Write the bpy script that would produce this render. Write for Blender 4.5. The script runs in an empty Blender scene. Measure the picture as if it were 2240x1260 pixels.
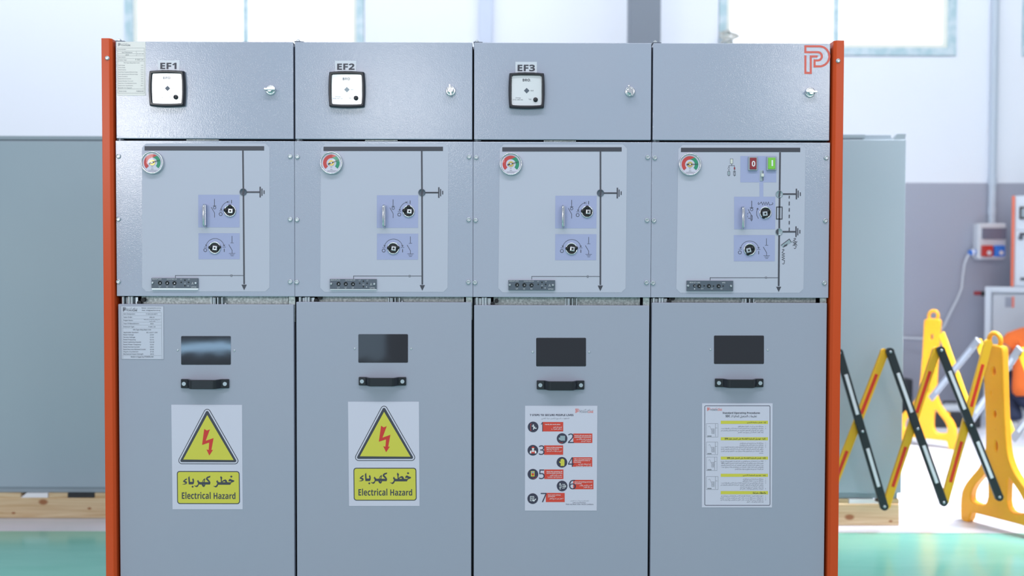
import bpy, bmesh, math, re, random
from mathutils import Vector, Matrix, Euler
random.seed(7)
R = math.radians
SC = bpy.context.scene
COL = SC.collection

# ------------------------------------------------------------------ camera, world, lights
FPX, CX, CY = 2178.0, 1120.0, 630.0            # focal length in pixels of the 2240 x 1260 frame
CAMP = Vector((0.10406, -2.79625, 1.25465))
PITCH, YAW, ROLL = 0.0278, 0.00211, 0.00263
_F = Vector((math.sin(YAW)*math.cos(PITCH), math.cos(YAW)*math.cos(PITCH), -math.sin(PITCH)))
_R0 = Vector((math.cos(YAW), -math.sin(YAW), 0)); _U0 = _R0.cross(_F)
_RV = _R0*math.cos(ROLL) + _U0*math.sin(ROLL); _UV = -_R0*math.sin(ROLL) + _U0*math.cos(ROLL)
cd = bpy.data.cameras.new('camera'); cam = bpy.data.objects.new('camera', cd); COL.objects.link(cam)
cd.sensor_fit = 'HORIZONTAL'; cd.sensor_width = 36.0; cd.lens = FPX/2240.0*36.0
cd.clip_start = 0.05; cd.clip_end = 200
cd.dof.use_dof = True; cd.dof.focus_distance = 2.80; cd.dof.aperture_fstop = 2.2
m3 = Matrix((_RV, _UV, -_F)).transposed()
cam.matrix_world = Matrix.Translation(CAMP) @ m3.to_4x4()
SC.camera = cam

w = bpy.data.worlds.new('daylight'); SC.world = w; w.use_nodes = True
wb = w.node_tree.nodes['Background']
wb.inputs[0].default_value = (0.86, 0.91, 1.0, 1)
_tc = w.node_tree.nodes.new('ShaderNodeTexCoord'); _sx = w.node_tree.nodes.new('ShaderNodeSeparateXYZ'); _mr = w.node_tree.nodes.new('ShaderNodeMapRange')
_mr.inputs['From Min'].default_value = 0.1; _mr.inputs['From Max'].default_value = 0.8     # hazy sky, brightest beyond the back windows
_mr.inputs['To Min'].default_value = 0.50; _mr.inputs['To Max'].default_value = 1.7
w.node_tree.links.new(_tc.outputs['Generated'], _sx.inputs[0]); w.node_tree.links.new(_sx.outputs[1], _mr.inputs[0]); w.node_tree.links.new(_mr.outputs[0], wb.inputs[1])

def area(name, loc, target, sx, sy, power, color=(1, 1, 1), spread=180):
    l = bpy.data.lights.new(name, 'AREA'); l.shape = 'RECTANGLE'; l.size = sx; l.size_y = sy
    l.energy = power; l.color = color; l.spread = R(spread)
    o = bpy.data.objects.new(name, l); COL.objects.link(o); o.location = loc
    o.rotation_euler = (Vector(target) - Vector(loc)).to_track_quat('-Z', 'Y').to_euler()
    return o
# tall windows of the hall behind the camera, and the strip lamp and open gate of the work hall; the rest are added fills
area('hall_window_light_a', (-4.1, -8.0, 2.75), (-1.0, 0, 1.6), 0.9, 1.4, 75, (1, 0.97, 0.97))
area('hall_window_light_b', (-1.15, -8.0, 2.95), (-0.2, 0, 1.7), 1.0, 1.0, 26, (1, 0.98, 0.98))
area('hall_window_light_c', (3.7, -8.0, 3.3), (1, 0, 1.7), 0.8, 1.0, 35, (1, 0.98, 0.98))
area('strip_lamp_front', (0.0, -2.2, 4.6), (0.0, 0.0, 1.6), 5.0, 0.4, 60, (0.93, 0.95, 1))
area('wall_fill_light', (-0.6, 3.6, 5.4), (-0.6, 5.6, 2.0), 11.0, 0.5, 112, (0.95, 0.97, 1))  # unseen ceiling light, added to brighten the back wall
area('gate_daylight', (3.6, 1.7, 4.4), (2.4, 3.0, 0.0), 1.5, 1.5, 62, (1, 0.98, 0.98), 48)
area('pane_band_fill', (-3.15, -8.0, 0.30), (-0.75, 0, 1.0), 1.6, 0.08, 3.8, (0.42, 0.7, 1))  # low blue panel, added so the first door window reflects a band
area('pane_blue_fill', (-1.6, -8.0, 0.42), (-0.25, 0, 1.0), 0.7, 0.5, 1.3, (0.5, 0.75, 1))  # dim blue panel, added for a bluish reflection in the second door window
SC.view_settings.view_transform = 'Standard'; SC.view_settings.look = 'None'
SC.view_settings.exposure = 0.37; SC.view_settings.gamma = 1.0; SC.view_settings.use_curve_mapping = False

# ------------------------------------------------------------------ measuring helpers
def ray(px, py):
    return (_F + _RV*((px-CX)/FPX) + _UV*((CY-py)/FPX))
def at(px, py, Y):                              # point seen at px,py on the vertical plane y = Y
    d = ray(px, py); return CAMP + d*((Y-CAMP.y)/d.y)
def on_floor(px, py, z=0.0):
    d = ray(px, py); return CAMP + d*((z-CAMP.z)/d.z)
def at_depth(px, py, dist):
    return CAMP + ray(px, py)*dist

# ------------------------------------------------------------------ materials
def lin(c):
    return tuple(((x/255)/12.92 if x/255 <= 0.04045 else ((x/255+0.055)/1.055)**2.4) for x in c[:3]) + (1,)
MATS = {}
def mat(name, rgb, rough=0.5, metal=0.0, spec=0.5, bump=None, var=None, coat=0.0, trans=0.0):
    if name in MATS: return MATS[name]
    m = bpy.data.materials.new(name); m.use_nodes = True; MATS[name] = m
    nt = m.node_tree; b = nt.nodes['Principled BSDF']
    b.inputs['Base Color'].default_value = lin(rgb); b.inputs['Roughness'].default_value = rough
    b.inputs['Metallic'].default_value = metal; b.inputs['Specular IOR Level'].default_value = spec
    b.inputs['Coat Weight'].default_value = coat
    b.inputs['Transmission Weight'].default_value = trans
    tc = nt.nodes.new('ShaderNodeTexCoord')
    if var:                                     # (scale, second colour, contrast)
        n = nt.nodes.new('ShaderNodeTexNoise'); n.inputs['Scale'].default_value = var[0]; n.inputs['Detail'].default_value = 4
        nt.links.new(tc.outputs['Object'], n.inputs['Vector'])
        r = nt.nodes.new('ShaderNodeValToRGB'); r.color_ramp.elements[0].position = 0.5-var[2]; r.color_ramp.elements[1].position = 0.5+var[2]
        r.color_ramp.elements[0].color = lin(rgb); r.color_ramp.elements[1].color = lin(var[1])
        nt.links.new(n.outputs['Fac'], r.inputs['Fac']); nt.links.new(r.outputs['Color'], b.inputs['Base Color'])
    if bump:                                    # (scale, strength, distance)
        n = nt.nodes.new('ShaderNodeTexNoise'); n.inputs['Scale'].default_value = bump[0]; n.inputs['Detail'].default_value = 2
        nt.links.new(tc.outputs['Object'], n.inputs['Vector'])
        bp = nt.nodes.new('ShaderNodeBump'); bp.inputs['Strength'].default_value = bump[1]; bp.inputs['Distance'].default_value = bump[2]
        nt.links.new(n.outputs['Fac'], bp.inputs['Height']); nt.links.new(bp.outputs['Normal'], b.inputs['Normal'])
    return m
M_PAINT = mat('grey_textured_paint', (168, 173, 191), 0.11, bump=(420, 0.6, 0.00030), var=(3, (165, 172, 191), 0.2))
M_PAINT2 = mat('grey_smooth_paint', (160, 164, 181), 0.40, bump=(300, 0.25, 0.0003), var=(2, (157, 163, 181), 0.2))
M_GAPSHADE = mat('gap_shade_grey', (60, 66, 78), 0.7)  # shade of the door gaps put into a dark carcass colour
M_ORANGE = mat('orange_paint', (205, 76, 31), 0.3, spec=0.25, bump=(350, 0.3, 0.0002))
M_GALV = mat('galvanised_steel', (146, 154, 155), 0.42, 0.5, var=(160, (194, 202, 202), 0.14), bump=(90, 0.3, 0.0006))
M_STEEL = mat('bright_steel', (205, 210, 215), 0.22, 1.0)
M_ZINC = mat('zinc_screw', (190, 198, 204), 0.32, 0.9)
M_BLACK = mat('black_plastic', (22, 25, 34), 0.3)
M_RUBBER = mat('dark_plastic', (20, 24, 30), 0.5)
M_STICK = mat('mimic_film', (187, 190, 206), 0.6, spec=0.12)
M_FIELD = mat('lilac_field', (164, 170, 206), 0.6, spec=0.3)
M_INK = mat('dark_ink', (62, 64, 76), 0.45)
M_INKG = mat('grey_ink', (120, 124, 134), 0.5)
M_WHITE = mat('white_paper', (205, 204, 221), 0.5)
M_PLATE = mat('plate_film', (194, 197, 213), 0.4)
M_LABEL = mat('label_white', (206, 211, 222), 0.3)
M_CREAM = mat('cream_paper', (228, 226, 224), 0.4)
M_FACE = mat('meter_face', (222, 226, 231), 0.2, 0.25)
M_GLASSBLK = mat('dark_acrylic', (26, 31, 40), 0.045, 0.0, 0.6, bump=(7, 0.10, 0.003))
M_YELLOW = mat('sign_yellow', (208, 202, 82), 0.5, spec=0.2)
M_SRED = mat('sign_red', (204, 50, 44), 0.45)
M_PRED = mat('poster_red', (212, 66, 52), 0.5)
M_NAVY = mat('poster_navy', (56, 54, 76), 0.5)
M_INKW = mat('white_ink', (232, 234, 240), 0.5)
M_LRED = mat('logo_red', (222, 104, 92), 0.45)
M_GRED = mat('gauge_red', (196, 62, 62), 0.45)
M_GGREEN = mat('gauge_green', (28, 138, 106), 0.45)
M_GOLD = mat('brass', (196, 176, 110), 0.35, 0.8)
M_INDIC = mat('indicator_grey', (84, 94, 108), 0.4)
M_BTNRED = mat('button_red', (140, 34, 46), 0.4)
M_BTNGRN = mat('button_green', (120, 196, 66), 0.4)
M_GREY = mat('mid_grey_plastic', (150, 160, 170), 0.4)
M_CREAMP = mat('ivory_plastic', (210, 214, 206), 0.4)
M_SLOT = mat('indicator_window', (150, 166, 176), 0.2)
M_PYEL = mat('barrier_yellow', (250, 176, 38), 0.42, var=(4, (246, 168, 32), 0.2))
M_BARY = mat('slat_yellow', (236, 182, 36), 0.4)
M_BARB = mat('slat_black', (30, 39, 46), 0.45)
M_REFW = mat('reflector_white', (222, 226, 236), 0.4)
M_REFR = mat('reflector_red', (216, 52, 32), 0.35)
M_ALU = mat('aluminium', (176, 186, 196), 0.4, 0.6)
M_SLATB = mat('slat_back_grey', (138, 146, 156), 0.45)
M_CABW = mat('white_enamel', (216, 226, 238), 0.4)
M_CABG = mat('pale_grey_enamel', (196, 204, 214), 0.45)
M_SKIN = mat('skin', (176, 118, 96), 0.5)
M_TEE = mat('orange_cloth', (240, 116, 48), 0.85)
M_NAVYC = mat('navy_cloth', (44, 54, 82), 0.9)
M_GREYC = mat('grey_cloth', (128, 134, 142), 0.9)
M_SHOE = mat('pale_shoe', (200, 206, 212), 0.6)
M_HAIR = mat('dark_hair', (30, 26, 26), 0.6)
M_BOXW = mat('socket_box_grey', (206, 212, 220), 0.4)
M_BOXWIN = mat('smoked_window', (112, 116, 134), 0.25)
M_SRD = mat('socket_red', (190, 52, 48), 0.4)
M_SBL = mat('socket_blue', (48, 122, 220), 0.4)
M_CABLE = mat('white_cable', (206, 212, 220), 0.5)
M_PIPE = mat('conduit_grey', (186, 198, 212), 0.35)
M_FILM = mat('film_covered_frame', (176, 204, 214), 0.35, var=(14, (206, 222, 232), 0.12))
M_FRAME = mat('cream_frame', (240, 240, 232), 0.4)
M_COLUMN = mat('grey_steel_column', (122, 131, 144), 0.5)
M_TRUNK = mat('lilac_trunking', (200, 210, 230), 0.5)
M_BACKCAB = mat('rear_grey_paint', (164, 178, 190), 0.5, var=(1.2, (158, 174, 188), 0.25))
M_BACKRIM = mat('rear_rim_paint', (150, 164, 176), 0.5)
M_SKID = mat('black_shim', (40, 42, 46), 0.6)
M_FOAM = mat('white_foam', (238, 240, 244), 0.7)
M_TBOX = mat('toolbox_black', (42, 46, 54), 0.5)
M_TLID = mat('toolbox_lid', (176, 186, 196), 0.4)
M_TYEL = mat('toolbox_yellow', (240, 180, 40), 0.5)

def clear_mat(name, gl=0.07, tint=(1, 1, 1, 1)):
    m = bpy.data.materials.new(name); m.use_nodes = True; nt = m.node_tree; nt.nodes.clear()
    o = nt.nodes.new('ShaderNodeOutputMaterial'); mx = nt.nodes.new('ShaderNodeMixShader')
    t = nt.nodes.new('ShaderNodeBsdfTransparent'); g = nt.nodes.new('ShaderNodeBsdfGlossy')
    t.inputs[0].default_value = tint; g.inputs['Roughness'].default_value = 0.03
    mx.inputs[0].default_value = gl
    nt.links.new(t.outputs[0], mx.inputs[1]); nt.links.new(g.outputs[0], mx.inputs[2]); nt.links.new(mx.outputs[0], o.inputs[0])
    return m
M_CLEAR = clear_mat('clear_glass')
M_DOME = clear_mat('gauge_glass', 0.012)

def wood_mat(name, knots):                     # knots: (x, z, half width, half height) in metres on the plank
    m = bpy.data.materials.new(name); m.use_nodes = True; nt = m.node_tree; b = nt.nodes['Principled BSDF']
    b.inputs['Roughness'].default_value = 0.6
    tc = nt.nodes.new('ShaderNodeTexCoord'); mp = nt.nodes.new('ShaderNodeMapping'); mp.inputs['Scale'].default_value = (0.7, 6, 14)
    n = nt.nodes.new('ShaderNodeTexNoise'); n.inputs['Scale'].default_value = 3.0; n.inputs['Detail'].default_value = 6; n.inputs['Distortion'].default_value = 1.2
    r = nt.nodes.new('ShaderNodeValToRGB'); r.color_ramp.elements[0].position = 0.32; r.color_ramp.elements[1].position = 0.7
    r.color_ramp.elements[0].color = lin((192, 158, 114)); r.color_ramp.elements[1].color = lin((224, 204, 168))
    for a, c in ((tc.outputs['Object'], mp.inputs[0]), (mp.outputs[0], n.inputs['Vector']), (n.outputs['Fac'], r.inputs[0])): nt.links.new(a, c)
    out = r.outputs[0]
    for kx, kz, rx, rz in knots:
        mk = nt.nodes.new('ShaderNodeMapping'); mk.inputs['Scale'].default_value = (1/rx, 0, 1/rz); mk.inputs['Location'].default_value = (-kx/rx, 0, -kz/rz)
        ln_ = nt.nodes.new('ShaderNodeVectorMath'); ln_.operation = 'LENGTH'
        rk = nt.nodes.new('ShaderNodeValToRGB'); rk.color_ramp.elements[0].position = 0.55; rk.color_ramp.elements[1].position = 1.0
        rk.color_ramp.elements[0].color = (1, 1, 1, 1); rk.color_ramp.elements[1].color = (0, 0, 0, 1)
        mx = nt.nodes.new('ShaderNodeMixRGB'); mx.inputs[2].default_value = lin((158, 104, 66))
        for a, c in ((tc.outputs['Object'], mk.inputs[0]), (mk.outputs[0], ln_.inputs[0]), (ln_.outputs['Value'], rk.inputs[0]), (rk.outputs[0], mx.inputs[0]), (out, mx.inputs[1])): nt.links.new(a, c)
        out = mx.outputs[0]
    nt.links.new(out, b.inputs['Base Color'])
    return m

def split_mat(name, axis, pos, rgb_lo, rgb_hi, rough_lo, rough_hi, spec=0.5, scuff=None):
    """two paint colours meeting along a straight line (world coordinate)"""
    m = bpy.data.materials.new(name); m.use_nodes = True; nt = m.node_tree; b = nt.nodes['Principled BSDF']
    g = nt.nodes.new('ShaderNodeNewGeometry'); sp = nt.nodes.new('ShaderNodeSeparateXYZ'); nt.links.new(g.outputs['Position'], sp.inputs[0])
    gt = nt.nodes.new('ShaderNodeMath'); gt.operation = 'GREATER_THAN'; gt.inputs[1].default_value = pos
    src = sp.outputs[axis]
    n = nt.nodes.new('ShaderNodeTexNoise'); n.inputs['Scale'].default_value = 2.0; n.inputs['Detail'].default_value = 5; nt.links.new(g.outputs['Position'], n.inputs['Vector'])
    nt.links.new(src, gt.inputs[0])
    mx = nt.nodes.new('ShaderNodeMixRGB'); mx.inputs[1].default_value = lin(rgb_lo); mx.inputs[2].default_value = lin(rgb_hi)
    nt.links.new(gt.outputs[0], mx.inputs[0])
    out = mx.outputs[0]
    if scuff:
        mp = nt.nodes.new('ShaderNodeMapping'); mp.inputs['Scale'].default_value = (1.2, 5.0, 1); nt.links.new(g.outputs['Position'], mp.inputs[0]); nt.links.new(mp.outputs[0], n.inputs['Vector'])
        rr = nt.nodes.new('ShaderNodeValToRGB'); rr.color_ramp.elements[0].position = 0.35; rr.color_ramp.elements[1].position = 0.75
        rr.color_ramp.elements[0].color = (1, 1, 1, 1); rr.color_ramp.elements[1].color = scuff
        nt.links.new(n.outputs['Fac'], rr.inputs[0])
        mm = nt.nodes.new('ShaderNodeMixRGB'); mm.blend_type = 'MULTIPLY'; mm.inputs[0].default_value = 1.0
        nt.links.new(out, mm.inputs[1]); nt.links.new(rr.outputs[0], mm.inputs[2]); out = mm.outputs[0]
    nt.links.new(out, b.inputs['Base Color'])
    mr = nt.nodes.new('ShaderNodeMixRGB'); mr.inputs[1].default_value = (rough_lo,)*3+(1,); mr.inputs[2].default_value = (rough_hi,)*3+(1,)
    nt.links.new(gt.outputs[0], mr.inputs[0]); nt.links.new(mr.outputs[0], b.inputs['Roughness'])
    b.inputs['Specular IOR Level'].default_value = spec
    return m

# ------------------------------------------------------------------ mesh helpers
class MB:
    def __init__(s): s.v = []; s.f = []; s.sm = []
    def add(s, vs, fs, smooth=False):
        o = len(s.v); s.v += [tuple(x) for x in vs]
        for f in fs: s.f.append(tuple(o+i for i in f)); s.sm.append(smooth)
        return s
    def bm(s, b, smooth=False):
        b.verts.ensure_lookup_table(); b.verts.index_update()
        s.add([v.co[:] for v in b.verts], [[v.index for v in f.verts] for f in b.faces], smooth); b.free(); return s
    def box(s, x0, x1, y0, y1, z0, z1, bev=0.0, seg=2, M=None):
        b = bmesh.new(); bmesh.ops.create_cube(b, size=1)
        for v in b.verts: v.co = Vector(((x0+x1)/2+v.co.x*(x1-x0), (y0+y1)/2+v.co.y*(y1-y0), (z0+z1)/2+v.co.z*(z1-z0)))
        if bev > 0: bmesh.ops.bevel(b, geom=list(b.edges), offset=bev, segments=seg, affect='EDGES', profile=0.5)
        if M is not None: b.transform(M)
        return s.bm(b)
    def cyl(s, p0, p1, r0, r1=None, n=20, cap=True, smooth=True):
        p0, p1 = Vector(p0), Vector(p1); r1 = r0 if r1 is None else r1
        q = (p1-p0).to_track_quat('Z', 'Y').to_matrix()
        ring = lambda p, r: [p + q @ Vector((math.cos(2*math.pi*i/n)*r, math.sin(2*math.pi*i/n)*r, 0)) for i in range(n)]
        s.add(ring(p0, r0)+ring(p1, r1), [(i, (i+1) % n, n+(i+1) % n, n+i) for i in range(n)], smooth)
        if cap:
            s.add(ring(p0, r0), [tuple(range(n-1, -1, -1))]); s.add(ring(p1, r1), [tuple(range(n))])
        return s
    def lathe(s, c, axis, prof, n=40, smooth=True):
        c = Vector(c); q = Vector(axis).to_track_quat('Z', 'Y').to_matrix(); k = len(prof)
        vs = [c + q @ Vector((math.cos(2*math.pi*i/n)*r, math.sin(2*math.pi*i/n)*r, h)) for i in range(n) for r, h in prof]
        s.add(vs, [(i*k+j, ((i+1) % n)*k+j, ((i+1) % n)*k+j+1, i*k+j+1) for i in range(n) for j in range(k-1)], smooth); return s
    def tube(s, pts, r, n=10, cap=True, smooth=True):
        pts = [Vector(p) for p in pts]; rs = r if isinstance(r, (list, tuple)) else [r]*len(pts)
        up = Vector((0, 0, 1)); vs = []
        for i, p in enumerate(pts):
            t = (pts[min(i+1, len(pts)-1)] - pts[max(i-1, 0)]).normalized()
            if abs(t.dot(up)) > 0.95: up = Vector((1, 0, 0)) if abs(t.x) < 0.9 else Vector((0, 1, 0))
            a = t.cross(up).normalized(); b = t.cross(a); up = -b if b.dot(up) < 0 else b
            vs += [p + (a*math.cos(2*math.pi*j/n) + b*math.sin(2*math.pi*j/n))*rs[i] for j in range(n)]
        m = len(pts)
        s.add(vs, [(i*n+j, i*n+(j+1) % n, (i+1)*n+(j+1) % n, (i+1)*n+j) for i in range(m-1) for j in range(n)], smooth)
        if cap: s.add(vs[:n], [tuple(range(n))]); s.add(vs[-n:], [tuple(range(n-1, -1, -1))])
        return s
    def prism(s, pts, d, bev=0.0):              # closed 3-D outline pushed along d
        pts = [Vector(p) for p in pts]; d = Vector(d); n = len(pts)
        b = bmesh.new(); a = [b.verts.new(p) for p in pts]; c = [b.verts.new(p+d) for p in pts]
        b.faces.new(a); b.faces.new(c[::-1])
        for i in range(n): b.faces.new((a[i], c[i], c[(i+1) % n], a[(i+1) % n]))
        bmesh.ops.recalc_face_normals(b, faces=list(b.faces))
        if bev > 0: bmesh.ops.bevel(b, geom=list(b.edges), offset=bev, segments=2, affect='EDGES', profile=0.5)
        return s.bm(b)
    def bar(s, p0, p1, wd, th, bev=0.0, side=(0, 1, 0)):   # straight bar; th is its thickness along 'side'
        p0, p1 = Vector(p0), Vector(p1); t = (p1-p0); L = t.length; t.normalize()
        sd = Vector(side); sd = (sd - t*sd.dot(t)).normalized(); u = sd.cross(t)
        M = Matrix((t, sd, u)).transposed().to_4x4(); M.translation = (p0+p1)/2
        return s.box(-L/2, L/2, -th/2, th/2, -wd/2, wd/2, bev, 2, M)

def world_origin(o):
    p = Vector((0, 0, 0))
    while o is not None: p = p + o.location; o = o.parent
    return p
def obj(name, mb, material, parent=None, loc=None, label=None):
    me = bpy.data.meshes.new(name); o = bpy.data.objects.new(name, me); COL.objects.link(o)
    if parent is not None: o.parent = parent
    if loc is not None: o.location = Vector(loc) - (world_origin(parent) if parent else Vector((0, 0, 0)))
    org = world_origin(o)
    me.from_pydata([tuple(Vector(v)-org) for v in mb.v], [], mb.f)
    me.polygons.foreach_set('use_smooth', mb.sm); me.materials.append(material); me.update()
    if label: o['label'] = label
    return o
def tag(o, label, cat, group=None, kind=None):
    if label: o['label'] = label
    if cat: o['category'] = cat
    if group: o['group'] = group
    if kind: o['kind'] = kind
    return o
def thing(name, loc, label, cat, group=None):
    o = bpy.data.objects.new(name, None); o.empty_display_size = 0.1; COL.objects.link(o); o.location = loc
    return tag(o, label, cat, group)
def struct(name, mb, material, parent=None):
    o = obj(name, mb, material, parent)
    if parent is None: o['kind'] = 'structure'
    return o

# ------------------------------------------------------------------ writing (built-in font; Arabic letters are joined here)
_AR = {}
def _ar(ch, code, forms): _AR[ch] = [chr(code+i) for i in range(forms)]
for ch, code, n in (('ء', 0xFE80, 1), ('آ', 0xFE81, 2), ('أ', 0xFE83, 2), ('ؤ', 0xFE85, 2), ('إ', 0xFE87, 2), ('ئ', 0xFE89, 4), ('ا', 0xFE8D, 2), ('ب', 0xFE8F, 4), ('ة', 0xFE93, 2), ('ت', 0xFE95, 4), ('ث', 0xFE99, 4), ('ج', 0xFE9D, 4), ('ح', 0xFEA1, 4), ('خ', 0xFEA5, 4), ('د', 0xFEA9, 2), ('ذ', 0xFEAB, 2), ('ر', 0xFEAD, 2), ('ز', 0xFEAF, 2), ('س', 0xFEB1, 4), ('ش', 0xFEB5, 4), ('ص', 0xFEB9, 4), ('ض', 0xFEBD, 4), ('ط', 0xFEC1, 4), ('ظ', 0xFEC5, 4), ('ع', 0xFEC9, 4), ('غ', 0xFECD, 4), ('ف', 0xFED1, 4), ('ق', 0xFED5, 4), ('ك', 0xFED9, 4), ('ل', 0xFEDD, 4), ('م', 0xFEE1, 4), ('ن', 0xFEE5, 4), ('ه', 0xFEE9, 4), ('و', 0xFEED, 2), ('ى', 0xFEEF, 2), ('ي', 0xFEF1, 4)):
    _ar(ch, code, n)
_LIG = {'لا': 0xFEFB, 'لأ': 0xFEF7, 'لإ': 0xFEF9, 'لآ': 0xFEF5}
def sans(s, bold):
    out = []
    for c in s:
        if 'A' <= c <= 'Z': out.append(chr((0x1D5D4 if bold else 0x1D5A0)+ord(c)-65))
        elif 'a' <= c <= 'z': out.append(chr((0x1D5EE if bold else 0x1D5BA)+ord(c)-97))
        elif '0' <= c <= '9': out.append(chr((0x1D7EC if bold else 0x1D7E2)+ord(c)-48))
        else: out.append(c)
    return ''.join(out)
def shape(s):
    if not any('\u0600' <= c <= '\u06ff' for c in s): return s
    toks = []; i = 0
    while i < len(s):
        if s[i:i+2] in _LIG: toks.append(s[i:i+2]); i += 2
        else: toks.append(s[i]); i += 1
    def after(t): return t == 'ـ' or (t in _AR and len(_AR[t]) == 4)
    def before(t): return t == 'ـ' or t in _LIG or (t in _AR and len(_AR[t]) >= 2)
    out = []
    for k, t in enumerate(toks):
        pj = k > 0 and after(toks[k-1]) and before(t); nj = k+1 < len(toks) and after(t) and before(toks[k+1])
        if t in _LIG: out.append(chr(_LIG[t] + (1 if pj else 0)))
        elif t in _AR:
            f = _AR[t]
            if len(f) == 1: out.append(f[0])
            elif len(f) == 2: out.append(f[1] if pj else f[0])
            else: out.append(f[3] if pj and nj else f[1] if pj else f[2] if nj else f[0])
        else: out.append(t)
    r = ''.join(out)[::-1]
    r = re.sub(r'[A-Za-z0-9][A-Za-z0-9.\-]*', lambda q: q.group(0)[::-1], r)
    return r.translate(str.maketrans('()', ')('))
_TC = {}
def glyphs(s, bold=0.0, res=2):
    k = (s, bold, res)
    if k in _TC: return _TC[k]
    c = bpy.data.curves.new('tmp', 'FONT'); c.body = sans(shape(s), bold > 0); c.resolution_u = res; c.offset = bold*0.4 if s[:2] == 'EF' else 0.0; c.fill_mode = 'FRONT'
    o = bpy.data.objects.new('tmp', c); COL.objects.link(o)
    dg = bpy.context.evaluated_depsgraph_get(); dg.update()
    ev = o.evaluated_get(dg); me = ev.to_mesh()
    vs = [(v.co.x, v.co.y) for v in me.vertices]; fs = [tuple(p.vertices) for p in me.polygons]
    ev.to_mesh_clear(); bpy.data.objects.remove(o); bpy.data.curves.remove(c)
    # letters that touch lie on slightly different levels, so that no two faces coincide
    par = list(range(len(vs)))
    def find(q):
        while par[q] != q: par[q] = par[par[q]]; q = par[q]
        return q
    for f in fs:
        for q in f[1:]: par[find(q)] = find(f[0])
    ids = {}; vs = [(v[0], v[1], ids.setdefault(find(k_), len(ids)) % 3) for k_, v in enumerate(vs)]
    xs = [v[0] for v in vs] or [0]; ys = [v[1] for v in vs] or [0]
    _TC[k] = (vs, fs, min(xs), max(xs), min(ys), max(ys)); return _TC[k]

def arc(cx, cy, r, a0, a1, n=24):               # degrees, v axis points down
    return [(cx+r*math.cos(R(a0+(a1-a0)*i/n)), cy-r*math.sin(R(a0+(a1-a0)*i/n))) for i in range(n+1)]
def rrect(x0, y0, x1, y1, r, n=6):
    return arc(x1-r, y0+r, r, 90, 0, n) + arc(x1-r, y1-r, r, 0, -90, n) + arc(x0+r, y1-r, r, -90, -180, n) + arc(x0+r, y0+r, r, 180, 90, n)
class Pen:
    """draws flat print; (u,v) are plan measurements, fn turns them into photo pixels of the panel front"""
    def __init__(s, fn=lambda u, v: (u, v), y=-0.0012, dx=0.0, Y0=0.0): s.m = MB(); s.fn = fn; s.y = y; s.dx = dx; s.Y0 = Y0; s.k = 0
    def p(s, u, v, lift=0.0):
        q = at(*s.fn(u, v), s.Y0); return (q.x+s.dx, s.Y0+s.y-(s.k % 8)*2.2e-5-lift, q.z)
    def poly(s, pts): s.k += 1; s.m.add([s.p(*q) for q in pts], [tuple(range(len(pts)))]); return s
    def rect(s, x0, y0, x1, y1): return s.poly([(x0, y0), (x1, y0), (x1, y1), (x0, y1)])
    def circle(s, cx, cy, r, n=28): return s.poly(arc(cx, cy, r, 0, 360-360/n, n-1))
    def stroke(s, pts, w, closed=False):
        n = len(pts); L = []; Rr = []; s.k += 1
        for i in range(n):
            a = pts[(i-1) % n] if (closed or i > 0) else None; b = pts[(i+1) % n] if (closed or i < n-1) else None
            d1 = Vector((pts[i][0]-a[0], pts[i][1]-a[1])).normalized() if a else None
            d2 = Vector((b[0]-pts[i][0], b[1]-pts[i][1])).normalized() if b else None
            d1 = d1 or d2; d2 = d2 or d1
            n1 = Vector((-d1.y, d1.x)); n2 = Vector((-d2.y, d2.x)); mm = n1+n2
            if mm.length < 1e-4: mm = n1.copy()
            mm.normalize(); k = min(1/max(mm.dot(n1), 0.35), 2.2)*w/2
            L.append((pts[i][0]+mm.x*k, pts[i][1]+mm.y*k)); Rr.append((pts[i][0]-mm.x*k, pts[i][1]-mm.y*k))
        vs = [s.p(*q) for q in L+Rr]; m = n if closed else n-1
        s.m.add(vs, [(i, (i+1) % n, n+(i+1) % n, n+i) for i in range(m)]); return s
    def ring(s, cx, cy, r, w, n=28): return s.stroke(arc(cx, cy, r, 0, 360-360/n, n-1), w, True)
    def put(s, vs, fs, X, Y, bold, t):
        many = [(0, 0)] if t.isascii() or bold < 0.015 else [(-bold, 0), (bold, 0), (0, -bold), (0, bold), (0, 0)]
        for n_, (ex, ey) in enumerate(many):
            s.k += 1
            s.m.add([s.p(X(v[0]+ex), Y(v[1]+ey), v[2]*7e-6) for v in vs], fs)
        return s
    def fit(s, t, x0, y0, x1, y1, bold=0.0, res=2):        # ink bounds fill the box
        vs, fs, a, b, c, d = glyphs(t, bold, res)
        if not vs: return s
        sx = (x1-x0)/max(b-a, 1e-6); sy = (y1-y0)/max(d-c, 1e-6)
        return s.put(vs, fs, lambda q: x0+(q-a)*sx, lambda q: y1-(q-c)*sy, bold, t)
    def line(s, t, x, y, cap, align='l', width=None, bold=0.0, res=2):   # baseline at y
        vs, fs, a, b, c, d = glyphs(t, bold, res)
        if not vs: return s
        k = cap/0.682; kx = k if width is None else width/max(b-a, 1e-6)
        x = x - (a*kx if align == 'l' else b*kx if align == 'r' else (a+b)/2*kx)
        return s.put(vs, fs, lambda q: x+q*kx, lambda q: y-q*k, bold, t)
    def arrow(s, x, y, ang, L, w):               # open arrowhead with its tip at x,y
        for q in (150, -150): s.stroke([(x, y), (x+L*math.cos(R(ang+q)), y-L*math.sin(R(ang+q)))], w)
        return s
    def done(s, name, material, parent, label=None): return obj(name, s.m, material, parent, label=label)
def crop(ox, oy, sc): return lambda u, v: (ox+u/sc, oy+v/sc)

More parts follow.
